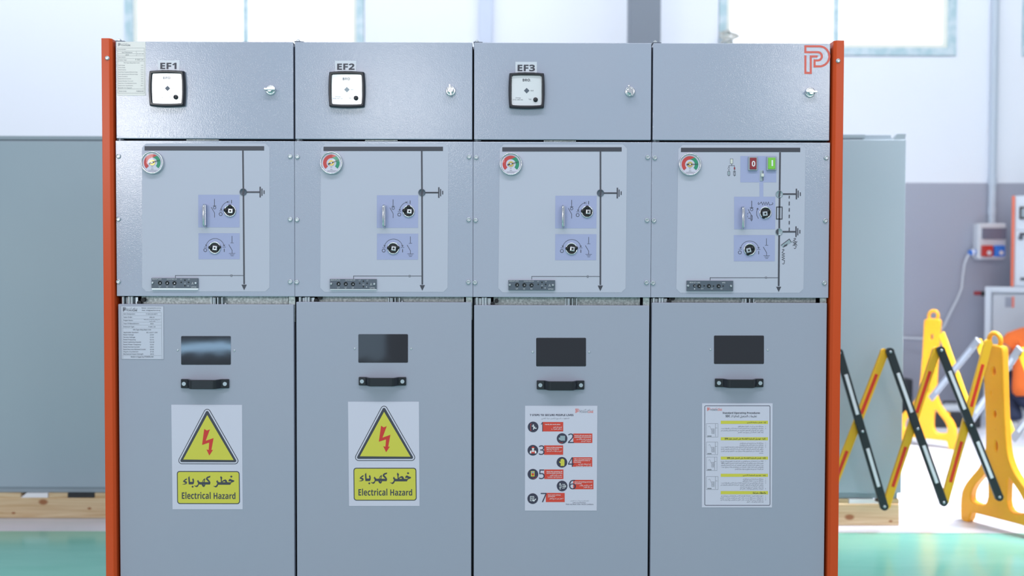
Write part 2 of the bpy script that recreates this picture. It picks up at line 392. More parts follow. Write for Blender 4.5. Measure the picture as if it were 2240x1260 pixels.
LOGO_A = [(210, 235), (210, 110)] + arc(505, 323, 213, 90, -90, 24) + [(405, 536), (405, 410)] + arc(472, 322, 88, -90, 90, 14) + [(210, 234)]
LOGO_B = [(210, 300), (210, 675), (325, 675), (325, 325), (470, 325)]
def draw_logo(pen, x0, y0, x1, y1, w=44):
    f = lambda q: (x0+(q[0]-188)/530*(x1-x0), y0+(q[1]-88)/610*(y1-y0)); k = (x1-x0)/530
    pen.stroke([f(q) for q in LOGO_A[:-1]], w*k, True); pen.stroke([f(q) for q in LOGO_B], w*k)

# ------------------------------------------------------------------ switchgear row
ZT = 1.862; ZU = 1.5922; ZM = 1.5863; ZN = 1.1513; DEPTH = 0.95
def zat(px, py): return at(px, py, 0).z
def xat(px, py): return at(px, py, 0).x
DOOR_TOP = [665.0, 660.3, 667.5, 662.0]
BAYS = []
bay_label = ['grey switchgear cabinet tagged EF1 at the orange end panel beside the nameplates',
             'grey switchgear cabinet tagged EF2 between the EF1 and EF3 cabinets',
             'grey switchgear cabinet tagged EF3 whose door carries the red seven-step poster',
             'grey switchgear cabinet with red and green push buttons and an outlined P logo']
def screw(name, x, y, z, r, parent, material=None):
    m = MB().lathe((x, y, z), (0, -1, 0), [(0, 0.0022), (r*0.45, 0.0022), (r*0.55, 0.0045), (r*0.9, 0.0035), (r, 0.0)], 16)
    m.cyl((x, y-0.001, z), (x, y-0.003, z), r*0.42, n=6)
    return obj(name, m, material or M_ZINC, parent)
for i in range(4):
    x0 = -1 + 0.5*i; x1 = x0+0.5; mid = 260+391*i
    root = thing('switchgear_cabinet', (x0+0.25, DEPTH/2, 0), bay_label[i], 'switchgear cabinet', 'switchgear cabinets of the front row')
    BAYS.append(root)
    b = MB(); e = 0.0008
    b.box(x0+e, x0+0.003, 0.028, DEPTH, 0.0, ZT-0.006); b.box(x1-0.003, x1-e, 0.028, DEPTH, 0.0, ZT-0.006)
    b.box(x0+0.003, x1-0.003, DEPTH-0.003, DEPTH, 0.0, ZT-0.006); b.box(x0+0.003, x1-0.003, 0.028, DEPTH-0.003, ZT-0.009, ZT-0.006)
    b.box(x0+0.003, x1-0.003, 0.075, 0.08, 0.0, ZT-0.009); b.box(x0+0.003, x1-0.003, 0.01, 0.075, 0.0, 0.09)
    obj('carcass', b, M_GAPSHADE, root)
    # upper door
    u0 = x0+0.0025; u1 = x1-0.0025
    d = obj('upper_door', MB().box(u0, u1, 0, 0.025, ZU, ZT, 0.0018), M_PAINT, root)
    # hinge brackets, top and bottom
    for zz, s_ in ((ZT+0.0002, 1), (ZU-0.0035, 0)):
        hb = MB()
        if s_: hb.prism([(x0+0.001, 0.002, zz), (x0+0.012, 0.002, zz+0.0), (x0+0.026, 0.006, zz), (x0+0.026, 0.05, zz), (x0+0.001, 0.05, zz)], (0, 0, 0.0025))
        else: hb.box(x0+0.003, x0+0.022, 0.003, 0.05, zz, zz+0.002)
        h = obj('hinge_bracket', hb, M_INDIC, root)
        z2 = zz+0.0025 if s_ else zz-0.001
        obj('bolt', MB().cyl((x0+0.0095, 0.012, z2), (x0+0.0095, 0.012, z2+0.0045), 0.0055, n=6, smooth=False).cyl((x0+0.0095, 0.012, z2+0.004), (x0+0.0095, 0.012, z2+0.0065), 0.003), M_ZINC, h)
    if i < 3: obj('latch_plate', MB().box(x0+0.198, x0+0.288, 0.002, 0.04, ZU-0.0042, ZU-0.0022), M_GALV, root)
    # turn lock
    lx, ly, horiz = [(592.6, 197.3, 1), (986, 199.3, 0), (1377.8, 200.6, 0), (1771.5, 202.6, 1)][i]
    q = at(lx, ly, 0)
    lk = obj('turn_lock', MB().lathe((q.x, 0, q.z), (0, -1, 0), [(0.0145, 0), (0.014, 0.004), (0.0115, 0.0055), (0.0105, 0.004), (0.009, 0.006), (0.0, 0.006)], 36), M_STEEL, root)
    wing = MB().cyl((q.x, -0.004, q.z), (q.x, -0.017, q.z), 0.0075, 0.0065, 24)
    tilt = Matrix.Translation((q.x, -0.012, q.z)) @ Euler((0, R([0, -8, -22, 3][i]) + (0 if horiz else R(90)), 0)).to_matrix().to_4x4()
    wing.box(-0.0155, 0.0155, -0.008, 0.004, -0.0027, 0.0027, 0.0012, 2, tilt)
    obj('wing_knob', wing, M_STEEL, lk)
    # name label and fault indicator meter
    if i < 3:
        lb = [(345.3, 131.8, 393, 154.5), (732.9, 132.9, 779.3, 157), (1127.4, 135.3, 1174.5, 159.6)][i]
        tx = [(350.9, 137.4, 386.4, 151.2), (737.6, 139, 775.6, 152.9), (1132.2, 141.5, 1170.2, 156)][i]
        P = Pen(y=-0.0006); lab = P.rect(*lb).done('name_label', M_LABEL, root, 'white adhesive label')
        Pen(y=-0.0010).fit('EF%d' % (i+1), *tx, bold=0.035, res=4).done('lettering', M_INK, lab)
        ox0, oy0, ox1, oy1 = [(328.8, 155.6, 406.8, 234), (720.5, 157.6, 799, 236), (1113.0, 160.3, 1190.8, 238.2)][i]
        a = at((ox0+ox1)/2, (oy0+oy1)/2, 0); hw = (at(ox1, oy0, 0).x-at(ox0, oy0, 0).x)/2; hh = (at(ox0, oy0, 0).z-at(ox0, oy1, 0).z)/2
        def loop(ins, y, bulge=0.0025):
            pts = []; W, H = hw-ins, hh-ins; k = 8; c = 0.003
            for sx, sz, ax in ((-1, 1, 0), (1, 1, 1), (1, -1, 2), (-1, -1, 3)):
                for j in range(k+1):
                    t = j/k; g = bulge*(4*t*(1-t))-bulge*0.6
                    s_ = (2*t-1)
                    pts.append([(a.x+s_*(W-c), y, a.z+H+g), (a.x+W+g, y, a.z-s_*(H-c)), (a.x-s_*(W-c), y, a.z-H-g), (a.x-W-g, y, a.z+s_*(H-c))][ax])
            return pts
        Ls = [loop(0.0, 0.0), loop(0.0, -0.010), loop(0.003, -0.016), loop(0.0065, -0.016), loop(0.0085, -0.009, 0.001)]
        n = len(Ls[0]); vs = sum(Ls, []); bz = MB().add(vs, [(r_*n+j, r_*n+(j+1) % n, (r_+1)*n+(j+1) % n, (r_+1)*n+j) for r_ in range(4) for j in range(n)])
        mt = obj('fault_indicator', bz, M_BLACK, root, label='black framed square meter with silver face')
        W, H = hw-0.0082, hh-0.0082
        obj('face_plate', MB().box(a.x-W, a.x+W, -0.0092, -0.002, a.z-H, a.z+H), M_FACE, mt)
        dc = [(369, 194.6), (760, 197.3), (1152, 199.5)][i]
        P = Pen(y=-0.0097); r_ = 6.0; P.poly([(dc[0]-r_, dc[1]), (dc[0], dc[1]-r_), (dc[0]+r_, dc[1]), (dc[0], dc[1]+r_)]); P.done('display', M_INDIC if i != 1 else M_GREY, mt)
        bc = [(387.2, 213.8), (780, 215.8), (1171.2, 219.4)][i]; bq = at(bc[0], bc[1], 0)
        obj('test_button', MB().lathe((bq.x, -0.009, bq.z), (0, -1, 0), [(0.0064, 0), (0.0064, 0.003), (0.0052, 0.0042), (0.0, 0.0042)], 24), M_BLACK, mt)
        P = Pen(y=-0.0097); ux, uy = ox0-1113, oy0-160.3
        P.fit('BRO.', 1143.3+ux, 173.6+uy, 1160.9+ux, 179.3+uy, 0.01)
        P.fit('OLR', 1160.5+ux, 198.2+uy, 1167+ux, 200.9+uy); P.fit('Test', 1156+ux, 217+uy, 1162.2+ux, 219.6+uy)
        P.fit('Energy', 1128+ux, 214+uy, 1139+ux, 217+uy); P.fit('0.F/2, 600 Vac', 1122+ux, 218.2+uy, 1144+ux, 220.8+uy)
        P.done('lettering', M_INKG if i < 2 else M_INK, mt)
    else:
        P = Pen(crop(1740, 90, 9.69), -0.0005); draw_logo(P, 188, 88, 718, 698); P.done('logo', M_LRED, root, 'outlined salmon-red P logo')
    # mimic panel with screws
    mp = obj('mimic_panel', MB().box(x0+0.0004, x1-0.0004, 0, 0.02, ZN, ZM, 0.001), M_PAINT, root)
    for zz in (342, 479.5, 616):
        for xx, nx in ((259.5, 0), (635, 0)):
            q = at(xx, zz, 0); screw('screw', q.x+0.5*i, 0, q.z, 0.0068, mp)
    DX = 0.5*i
    # mimic film
    cA = crop(240, 300, 3.317)
    def film(fn, x0_, y0_, x1_, y1_, c, dx):
        P = Pen(fn, -0.0005, dx); P.poly([(x0_+c, y0_), (x1_-c, y0_), (x1_, y0_+c), (x1_, y1_-c), (x1_-c, y1_), (x0_+c, y1_), (x0_, y1_-c), (x0_, y0_+c)]); return P
    fm = film(cA, 235, 46, 1160, 1120, 30, DX).done('mimic_film', M_STICK, root, 'pale printed mimic diagram film')
    ink = Pen(cA, -0.0011, DX); fld = Pen(cA, -0.0008, DX)
    ink.rect(254, 66, 1121, 97)
    k7 = crop(425, 420, 7.874); inkd = Pen(k7, -0.0011, DX)
    def earth(pen, cx, y, s=1.0, L0=995, x1_=1090):
        pen.stroke([(L0, y), (x1_, y)], 11)
        pen.rect(x1_-2, y-39, x1_+7, y+38); pen.rect(x1_+12, y-26, x1_+19, y+26); pen.rect(x1_+27, y-13, x1_+34, y+13)
    if i < 3:
        ink.stroke([(967, 95), (970.5, 398), (976, 1066)], 11); ink.poly([(957, 1070), (995, 1070), (976, 1110)])
        earth(ink, 970, 399)
        ink.stroke([(477, 1026), (477, 1004), (880, 1004)], 3.4); ink.stroke([(887, 1004), (970, 1004)], 3.4)
        ink.stroke([(880, 996), (880, 1014)], 3); ink.stroke([(887, 996), (887, 1014)], 3)
        fld.rect(643, 418, 943, 655); fld.rect(645, 697, 944, 886)
        inkd.stroke([(350, 120), (350, 237)], 9); inkd.stroke([(325, 238), (380, 238)], 7); inkd.ring(352, 270, 22, 8)
        inkd.stroke([(294, 262), (352, 362), (352, 440)], 8)
        inkd.stroke(arc(625, 325, 163, 175, 103, 16), 7); inkd.arrow(462, 312, -98, 26, 7); inkd.arrow(590, 168, 12, 26, 7)
        inkd.stroke([(600, 145), (603, 195)], 4); inkd.stroke([(643, 138), (643, 196)], 11)
        inkd.stroke([(433, 325), (490, 325)], 6); inkd.ring(457, 380, 27, 9)
        sock1, sock2 = k7(620, 325), k7(357, 962); sh1, sh2 = k7(637, 328), k7(370, 965)
        lever = (450.2, 448.3, 496.0)
        low = 0
    else:
        c4 = crop(1400, 300, 3.315); ink4 = Pen(c4, -0.0011); f4 = Pen(c4, -0.0008)
        ink4.stroke([(1015, 110), (1010, 550), (1005, 1080)], 12); ink4.poly([(987, 1085), (1023, 1085), (1005, 1122)])
        earth(ink4, 0, 413, L0=1036, x1_=1131); earth(ink4, 0, 686, L0=1034, x1_=1128)
        for a_, b_ in ((425, 445), (467, 495), (515, 540), (562, 587), (608, 633), (656, 680)): ink4.stroke([(1082, a_), (1081, b_)], 7)
        ink4.stroke([(990, 507), (1030, 507), (1029, 594), (989, 594)], 6.5, True)
        ink4.stroke([(508, 1038), (508, 1019), (909, 1019)], 3.4); ink4.stroke([(917, 1019), (1000, 1019)], 3.4); ink4.stroke([(909, 1011), (909, 1027)], 3); ink4.stroke([(917, 1011), (917, 1027)], 3)
        f4.rect(727, 137, 988, 328); f4.rect(866, 327, 894, 433); f4.rect(682, 432, 980, 668); f4.rect(680, 710, 977, 900)
        ks = crop(1580, 330, 4.668)
        def spring(pen, cx, cy, L, A, vert, nz=4):
            h = L/2; r = A*0.55
            pts = [(-h+r*0.35, -A*0.7)] + [(-h+r-r*math.sin(R(t)), -r*math.cos(R(t))) for t in range(20, 165, 24)]
            zz = [(-h*0.62+(1.24*h)*(j+0.5)/(2*nz), (A if j % 2 else -A)*0.85) for j in range(2*nz)]
            end = [(h-r+r*math.sin(R(t)), r*math.cos(R(t))*(-1)) for t in range(165, 15, -24)]
            P2 = pts+zz+end
            pen.stroke([(cx+(q[1] if vert else q[0]), cy+(q[0] if vert else q[1])) for q in P2], 5)
        dn = Pen(ks, -0.0011)
        spring(dn, 440, 538, 150, 18, False); spring(dn, 622, 1080, 150, 16, True); spring(dn, 740, 945, 104, 17, True, 3)
        dn.stroke([(712, 925), (765, 965)], 4); dn.stroke([(765, 925), (718, 968)], 4)
        dn.stroke([(299, 510), (299, 580)], 6); dn.stroke([(280, 580), (316, 580)], 5); dn.ring(299, 599, 13, 5); dn.stroke([(263, 597), (299, 662), (297, 720)], 5)
        dn.stroke([(288, 662), (306, 662), (306, 706), (288, 706)], 4, True)
        for a_, b_ in (((280, 632), (268, 632)), ((259, 634), (259, 650)), ((259, 662), (259, 678)), ((262, 688), (286, 688))): dn.stroke([a_, b_], 4)
        dn.stroke([(369, 692), (352, 660), (350, 625), (360, 586)], 5); dn.arrow(362, 584, 75, 18, 5)
        dn.done('diagram_lines', M_INK, fm)
        ink4.done('diagram_lines', M_INK, fm); f4.done('lilac_field', M_FIELD, fm)
        # lower operating panel, same drawing moved on the film
        q0 = c4(793, 812); q1 = k7(357, 962)
        base = Pen(lambda u, v: (k7(u, v)[0]+q0[0]-q1[0]-0.0, k7(u, v)[1]+q0[1]-q1[1]+2.5), -0.0011); inkd = base
        sock1, sock2 = c4(908, 548), c4(794, 815); sh1, sh2 = ks(430, 643), ks(263, 1016)
        lever = (1622.8, 453.5, 500.0); DX2 = 0
    # lower pad symbols (all bays)
    inkd.stroke(arc(360, 962, 160, 170, 10, 24), 7); inkd.arrow(202, 932, -102, 28, 7); inkd.arrow(518, 932, -78, 28, 7)
    inkd.stroke([(170, 947), (225, 947)], 6); inkd.stroke([(488, 947), (545, 947)], 6); inkd.ring(192, 1000, 27, 9); inkd.stroke([(517, 975), (517, 1031)], 11)
    inkd.stroke([(650, 758), (650, 872)], 8); inkd.stroke([(625, 876), (680, 876)], 6); inkd.stroke([(595, 905), (652, 1003), (652, 1057)], 8)
    inkd.stroke([(599, 1057), (708, 1057)], 6); inkd.stroke([(617, 1079), (691, 1079)], 6); inkd.stroke([(631, 1101), (678, 1101)], 6)
    inkd.done('diagram_lines', M_INK, fm); ink.done('diagram_lines', M_INK, fm)
    if fld.m.v: fld.done('lilac_field', M_FIELD, fm)
    sdx = DX if i < 3 else 0.0
    for which, (sc_, sh_) in enumerate(((sock1, sh1), (sock2, sh2))):
        q = at(*sc_, 0); q.x += sdx; h = at(*sh_, 0); h.x += sdx
        sk = obj('operating_socket', MB().lathe((q.x, 0, q.z), (0, -1, 0), [(0.0172, 0.0004), (0.0172, 0.003), (0.0164, 0.0042), (0.0142, 0.0042), (0.0136, 0.0012)], 40), M_STEEL, root)
        c_ = MB().lathe((q.x, 0, q.z), (0, -1, 0), [(0.014, 0.0016), (0.0, 0.0016)], 36)
        lugs = ([(-0.0125, 0.002), (0.0, 0.0125)] if which == 0 else [(-0.0122, 0.001), (0.0125, 0.002)]) if i < 3 else [(-0.005, -0.0115), (0.008, 0.004)]
        for lu, lv in lugs: c_.lathe((q.x+lu, 0, q.z+lv), (0, -1, 0), [(0.0052, 0.0018), (0.0052, 0.0046), (0.0, 0.0046)], 18)
        obj('recess_shade_and_lugs', c_, M_RUBBER, sk)  # flat dark disc painted as the shade of a recess, plus the lugs
        rot = Matrix.Translation((h.x, -0.006, h.z)) @ Euler((0, R((4, 8)[which] if i < 3 else (-6, -14)[which]), 0)).to_matrix().to_4x4()
        obj('drive_shaft', MB().box(-0.0066, 0.0066, -0.0045, 0.0045, -0.0064, 0.0064, 0.0016, 3, rot), M_STEEL if i < 3 else M_ALU, sk)
        obj('hole_shade_dot', MB().cyl((h.x, -0.0100, h.z), (h.x, -0.0107, h.z), 0.0028), M_RUBBER, sk)  # raised black dot painted for the darkness of a hole
    # padlock lever
    lx_, ly0, ly1 = lever; q0 = at(lx_, ly0, 0); q1 = at(lx_, ly1, 0); X = q0.x+sdx
    lv = MB().tube([(X, 0, q0.z), (X, -0.016, q0.z-0.001), (X-0.001, -0.019, q0.z-0.006), (X-0.001, -0.019, q1.z+0.006), (X, -0.016, q1.z+0.001), (X, 0, q1.z)], 0.0028, 10)
    lv.box(X+0.0014, X+0.0044, -0.017, 0, q1.z+0.003, q0.z-0.001, 0.0008)
    obj('padlock_lever', lv, M_STEEL, root)
    # round position indicators
    cs = [(970, 398, cA, sdx)] if i < 3 else [(1009, 413, crop(1400, 300, 3.315), 0.0), (1007, 687, crop(1400, 300, 3.315), 0.0)]
    for kk, (cu, cv, fn, ddx) in enumerate(cs):
        q = at(*fn(cu, cv), 0); q.x += ddx
        pi = obj('position_indicator', MB().lathe((q.x, 0, q.z), (0, -1, 0), [(0.0099, 0.0012), (0.0099, 0.0026), (0.0092, 0.003), (0.0088, 0.0022), (0.0, 0.0022)], 32), M_INDIC if i < 3 else M_SLOT, root)
        P = Pen(fn, -0.0027, ddx)
        if kk == 0: P.stroke([(cu-2, cv+23), (cu+4, cv-23)], 12)
        else: P.poly(arc(cu, cv, 25, 100, 260, 14))
        P.done('pointer_bar', M_INK, pi)
    # pressure gauge
    gx, gy = [(335.3, 356.2), (726, 357), (1117.5, 359.3), (1508.2, 360.3)][i]; q = at(gx, gy, 0); rr = 0.0317
    ga = obj('pressure_gauge', MB().lathe((q.x, 0, q.z), (0, -1, 0), [(rr, 0.0006), (rr, 0.009), (rr-0.001, 0.0115), (rr-0.0028, 0.0115), (rr-0.0042, 0.0095), (rr-0.0045, 0.007)], 48), M_STEEL, root)
    obj('dial', MB().cyl((q.x, -0.005, q.z), (q.x, -0.0075, q.z), rr-0.004, n=48), M_WHITE, ga)
    sc = 0.0317/24.5*FPX/2.8/FPX*2.8
    def gp(): return Pen(lambda u, v: (gx+u, gy+v), -0.0080)
    P = gp(); P.poly(arc(0, 0, 18.2, 225, 56, 24) + arc(0, 0, 10.6, 92, 225, 20)); P.done('red_band', M_GRED, ga)
    P = gp(); P.poly(arc(0, 0, 18.2, 56, -43, 18) + arc(0, 0, 10.6, -43, 92, 20)); P.done('green_band', M_GGREEN, ga)
    P = gp(); P.fit('bar', -2, 8, 2.2, 10.2); P.fit('MPa', -2.4, 13, 2.6, 15); P.rect(-9, 16.6, 11, 17.1); P.rect(-8, 18.6, 8, 19.1); P.done('lettering', M_INKG, ga)
    obj('hub', MB().cyl((q.x, -0.0078, q.z), (q.x, -0.0088, q.z), 0.0078, n=28), M_GOLD, ga)
    na = [18, 22, 16, 2][i]; P = Pen(lambda u, v: (gx+u, gy+v), -0.0092); ca, sa = math.cos(R(na)), math.sin(R(na))
    rt = lambda u, v: (u*ca+v*sa, -u*sa+v*ca)
    P.poly([rt(-7.5, -1.8), rt(-3, -1.5), rt(0, -2.6), rt(5, -0.9), rt(18.6, -0.3), rt(18.6, 0.3), rt(5, 0.9), rt(0, 2.6), rt(-3, 1.5), rt(-7.5, 1.8)]); P.done('needle', M_INK, ga)
    obj('pivot', MB().cyl((q.x, -0.009, q.z), (q.x, -0.0102, q.z), 0.0022), M_INKW, ga)
    obj('glass_cover', MB().lathe((q.x, 0, q.z), (0, -1, 0), [(rr-0.0042, 0.0104), (rr*0.5, 0.0112), (0, 0.0114)], 40), M_DOME, ga)
    # voltage indicator strip
    if i < 3: ux0, uy0, ux1, uy1 = 332.9+[0, 389.6, 779.3][i], 608+[0, 2.1, 4.6][i], 434.5+[0, 389.6, 779.3][i], 630.5+[0, 2.1, 4.4][i]
    else: ux0, uy0, ux1, uy1 = 1501.6, 613.7, 1602.6, 636.6
    a0 = at(ux0, uy0, 0); a1 = at(ux1, uy1, 0); T = 0.006
    vi = obj('voltage_indicator', MB().box(a0.x, a1.x, -T, 0, a1.z, a0.z, 0.0005), M_INDIC, root, label='dark grey indicator strip with three test sockets')
    if i < 2: obj('white_edge', MB().box(a0.x+0.0008, a1.x, -T+0.0004, 0, a1.z-[0.0046, 0.002][i], a1.z), M_INKW, vi)
    V = lambda u, v: at(ux0+(ux1-ux0)*u, uy0+(uy1-uy0)*v, 0)
    P = Pen(lambda u, v: (ux0+(ux1-ux0)*u, uy0+(uy1-uy0)*v), -T-0.0003)
    if i < 3:
        socks = [(0.185, 0.47, 0.0045), (0.34, 0.48, 0.0045), (0.495, 0.49, 0.0045), (0.64, 0.42, 0.0017), (0.72, 0.22, 0.0017), (0.80, 0.42, 0.0017), (0.72, 0.75, 0.0017)]
        P.fit('IEC61271-213', 0.02, 0.04, 0.215, 0.155); P.fit('VOLTAGE INDICATOR', 0.33, 0.07, 0.545, 0.15); P.circle(0.567, 0.11, 0.0)
        for k_, t in enumerate(('L1', 'L2', 'L3')): P.fit(t, 0.165+0.155*k_, 0.77, 0.20+0.155*k_, 0.91)
        P.fit('L1', 0.625, 0.07, 0.655, 0.18); P.fit('L3', 0.79, 0.07, 0.82, 0.18); P.fit('L2', 0.705, 0.46, 0.74, 0.57); P.fit('+', 0.775, 0.7, 0.80, 0.84)
        P.stroke([(0.87, 0.62), (0.885, 0.38), (0.9, 0.62)], 0.008); P.fit('VPIS', 0.85, 0.83, 0.965, 0.93)
        scr = [(0.03, 0.46), (0.955, 0.49)]
    else:
        socks = [(0.265, 0.51, 0.0045), (0.475, 0.51, 0.0045), (0.685, 0.52, 0.0045), (0.375, 0.5, 0.0017), (0.575, 0.52, 0.0017), (0.785, 0.52, 0.0017), (0.165, 0.49, 0.003)]
        P.fit('IEC61271-206', 0.06, 0.12, 0.285, 0.24); P.fit('VPIS', 0.76, 0.14, 0.83, 0.25); P.fit('+', 0.15, 0.72, 0.185, 0.86)
        for k_, t in enumerate(('L1', 'L2', 'L3')): P.fit(t, 0.315+0.208*k_, 0.7, 0.35+0.208*k_, 0.83)
        scr = [(0.025, 0.49), (0.95, 0.51)]
    P.done('lettering', M_INKW, vi)
    for u, v, r_ in socks:
        q = V(u, v)
        big = r_ > 0.002
        obj('test_socket', MB().lathe((q.x, -T, q.z), (0, -1, 0), [(r_*1.25, 0), (r_*1.2, 0.0012 if big else 0.0004), (r_*0.8, 0.0014 if big else 0.0005), (r_*0.75, 0.0004), (0, 0.0004)], 20), M_RUBBER, vi)
        if big: obj('contact_pin', MB().cyl((q.x+0.0008, -T-0.0004, q.z-0.0006), (q.x+0.0008, -T-0.0016, q.z-0.0006), 0.0016, n=12), M_STEEL, vi)
    for u, v in scr: q = V(u, v); screw('screw', q.x, -T, q.z, 0.0034, vi)
    # bay-4 extras: push buttons, sliding flags and the small trip diagram
    if i == 3:
        kb = crop(1590, 335, 17.23)
        for nm, x0_, y0_, x1_, y1_, mt_, sy in (('off_push_button', 795, 135, 1135, 665, M_BTNRED, '0'), ('on_push_button', 1485, 135, 1842, 660, M_BTNGRN, 'I')):
            fa = at(*kb(x0_, y0_), 0); fb = at(*kb(x1_, y1_), 0)
            bt = obj(nm, MB().box(fa.x, fb.x, -0.007, 0, fb.z, fa.z, 0.0012), M_GREY, root, label='grey framed %s push button' % ('red' if sy == '0' else 'green'))
            obj('button_face', MB().box(fa.x+0.0035, fb.x-0.0035, -0.009, -0.005, fb.z+0.0035, fa.z-0.0035, 0.001), mt_, bt)
            P = Pen(kb, -0.0094)
            if sy == '0': P.fit('0', 912, 305, 1038, 515, 0.03, 4)
            else: P.rect(1652, 275, 1706, 498)
            P.done('lettering', M_INKW, bt)
        fa = at(*kb(1238, 650), 0); fb = at(*kb(1360, 1052), 0)
        sw = obj('sliding_flag', MB().box(fa.x, fb.x, -0.0022, 0, fb.z, fa.z, 0.0006), M_SLOT, root)
        fa2 = at(*kb(1275, 775), 0); fb2 = at(*kb(1375, 895), 0)
        obj('slider', MB().box(fa2.x, fb2.x, -0.008, -0.001, fb2.z, fa2.z, 0.0008), M_CREAMP, sw)
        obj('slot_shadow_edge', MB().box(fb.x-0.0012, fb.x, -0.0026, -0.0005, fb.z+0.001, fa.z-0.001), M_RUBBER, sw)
        P = Pen(kb, -0.0012); P.stroke([(125, 215), (222, 215), (222, 398), (125, 398)], 10, True)
        P.stroke([(180, 398), (180, 472)], 14); P.stroke([(75, 530), (75, 472), (285, 472), (285, 530)], 12)
        P.stroke([(72, 515), (98, 555), (98, 595), (78, 640), (66, 640), (44, 595), (44, 555)], 9, True)
        P.stroke([(72, 640), (72, 690)], 10); P.stroke([(285, 610), (285, 690)], 12); P.stroke([(72, 820), (72, 880)], 10); P.stroke([(285, 790), (285, 880)], 12)
        P.stroke(rrect(27, 680, 115, 838, 14, 4), 9, True); P.stroke([(250, 680), (322, 680), (322, 835), (250, 835)], 12, True); P.stroke([(272, 690), (298, 760)], 8); P.stroke([(298, 690), (272, 760)], 8)
        P.done('diagram_lines', M_INK, fm)
        P = Pen(kb, -0.0009); P.rect(130, 220, 218, 395); P.done('flag_window', M_CREAMP, fm)
        P = Pen(kb, -0.0009); P.rect(32, 685, 112, 832); P.done('fuse_symbol', M_SLOT, fm)
        P = Pen(kb, -0.0013); P.rect(262, 532, 310, 618); P.done('red_flag_symbol', M_BTNRED, fm)
        ks = crop(1580, 330, 4.668)
        si = Pen(ks, -0.0009); si.poly([(598, 965), (683, 900), (706, 935), (618, 988)]); o = si.done('spring_indicator', M_SLOT, root)
        si = Pen(ks, -0.0013); si.poly([(618, 984), (640, 955), (645, 961), (664, 944), (660, 968), (650, 972), (622, 986)]); si.stroke([(598, 965), (683, 900), (706, 935)], 6); si.done('arrow_mark', M_INK, o)
    # gap between mimic panel and lower door
    zt = zat(mid, DOOR_TOP[i])
    obj('galvanised_rail', MB().box(x0+0.058, x0+0.474, 0.032, 0.036, zt-0.05, ZN+0.012), M_GALV, root)
    obj('edge_strip', MB().box(x0+0.480, x1-0.002, 0.012, 0.016, zt-0.05, ZN-0.0006), M_GALV, root)
    hg = MB()
    for hx in (0.011, 0.028, 0.036): hg.cyl((x0+hx, 0.018, zt-0.03), (x0+hx, 0.018, ZN-0.002), 0.0045, n=14)
    hg.box(x0+0.005, x0+0.05, 0.026, 0.03, zt-0.03, ZN-0.004)
    hp = obj('door_hinge', hg, M_ZINC, root)
    bs = MB()
    for hx, hz in ((0.066, zt+0.011), (0.055, zt+0.003)): bs.cyl((x0+hx, 0.032, hz), (x0+hx, 0.02, hz), 0.006, n=14)
    obj('hinge_bolt', bs, M_RUBBER, hp)
    cl = MB(); cxx = x0+0.275
    for hx in (-0.014, -0.009, 0.004, 0.016): cl.box(cxx+hx, cxx+hx+0.003, 0.01, 0.03, zt-0.02, ZN-0.003, 0.0006)
    cl.cyl((cxx-0.004, 0.016, zt-0.01), (cxx-0.004, 0.016, ZN-0.004), 0.0035)
    for hx in (-0.02, 0.018): cl.prism([(cxx+hx, 0.02, zt-0.004), (cxx+hx+0.012, 0.02, zt-0.004), (cxx+hx+0.006, 0.02, zt+0.004)], (0, 0.008, 0))
    obj('door_catch', cl, M_ZINC, root)
    # lower door
    zb = 0.10
    dr = obj('lower_door', MB().box(x0+0.0035, x1-0.0035, 0, 0.025, zb, zt, 0.0022, 3), M_PAINT2, root)
    wx0, wy0, wx1, wy1 = [(396.4, 735.2, 505, 797.8), (784, 731, 892.4, 793.3), (1172.9, 739, 1281.8, 801.3), (1561.8, 734, 1671, 796)][i]
    P = Pen(y=-0.0006)
    P.poly(rrect(wx0, wy0, wx1, wy1, 2.2)); P.done('inspection_window', M_GLASSBLK, dr)
    for rx, ry in [((388.8, 766), (512.6, 767)), ((776, 762.5), (899.6, 762.5)), ((1165.5, 770), (1289, 770.5)), ((1554.2, 764.5), (1679.5, 765.5))][i]:
        q = at(rx, ry, 0); obj('rivet', MB().lathe((q.x, 0, q.z), (0, -1, 0), [(0.0032, 0), (0.0026, 0.0012), (0.001, 0.0016), (0.0008, 0.0008), (0, 0.0008)], 14), M_ZINC, dr)
    hx0, hy0, hx1, hy1 = [(395, 828, 504, 849.5), (783.2, 823.5, 890.8, 843.5), (1172, 831, 1280, 852.3), (1561.3, 827, 1671, 847)][i]
    a0 = at(hx0, hy0, 0); a1 = at(hx1, hy1, 0); L = a1.x-a0.x; Hh = a0.z-a1.z
    prof = [(0, 0), (0, -0.007), (0.15, -0.010), (0.225, -0.026), (0.27, -0.030), (0.73, -0.030), (0.775, -0.026), (0.85, -0.010), (1, -0.007), (1, 0), (0.83, 0), (0.745, -0.019), (0.255, -0.019), (0.17, 0)]
    hm = MB().prism([(a0.x+L*(0.02+0.96*u), y, a1.z+0.001) for u, y in prof], (0, 0, Hh-0.002), 0.0016)
    hd = obj('door_handle', hm, M_BLACK, root, label='black plastic bow handle')
    for u in (0.09, 0.91):
        obj('bolt', MB().cyl((a0.x+L*u, -0.0072, (a0.z+a1.z)/2), (a0.x+L*u, -0.0112, (a0.z+a1.z)/2), 0.0056, n=24), M_ALU, hd)
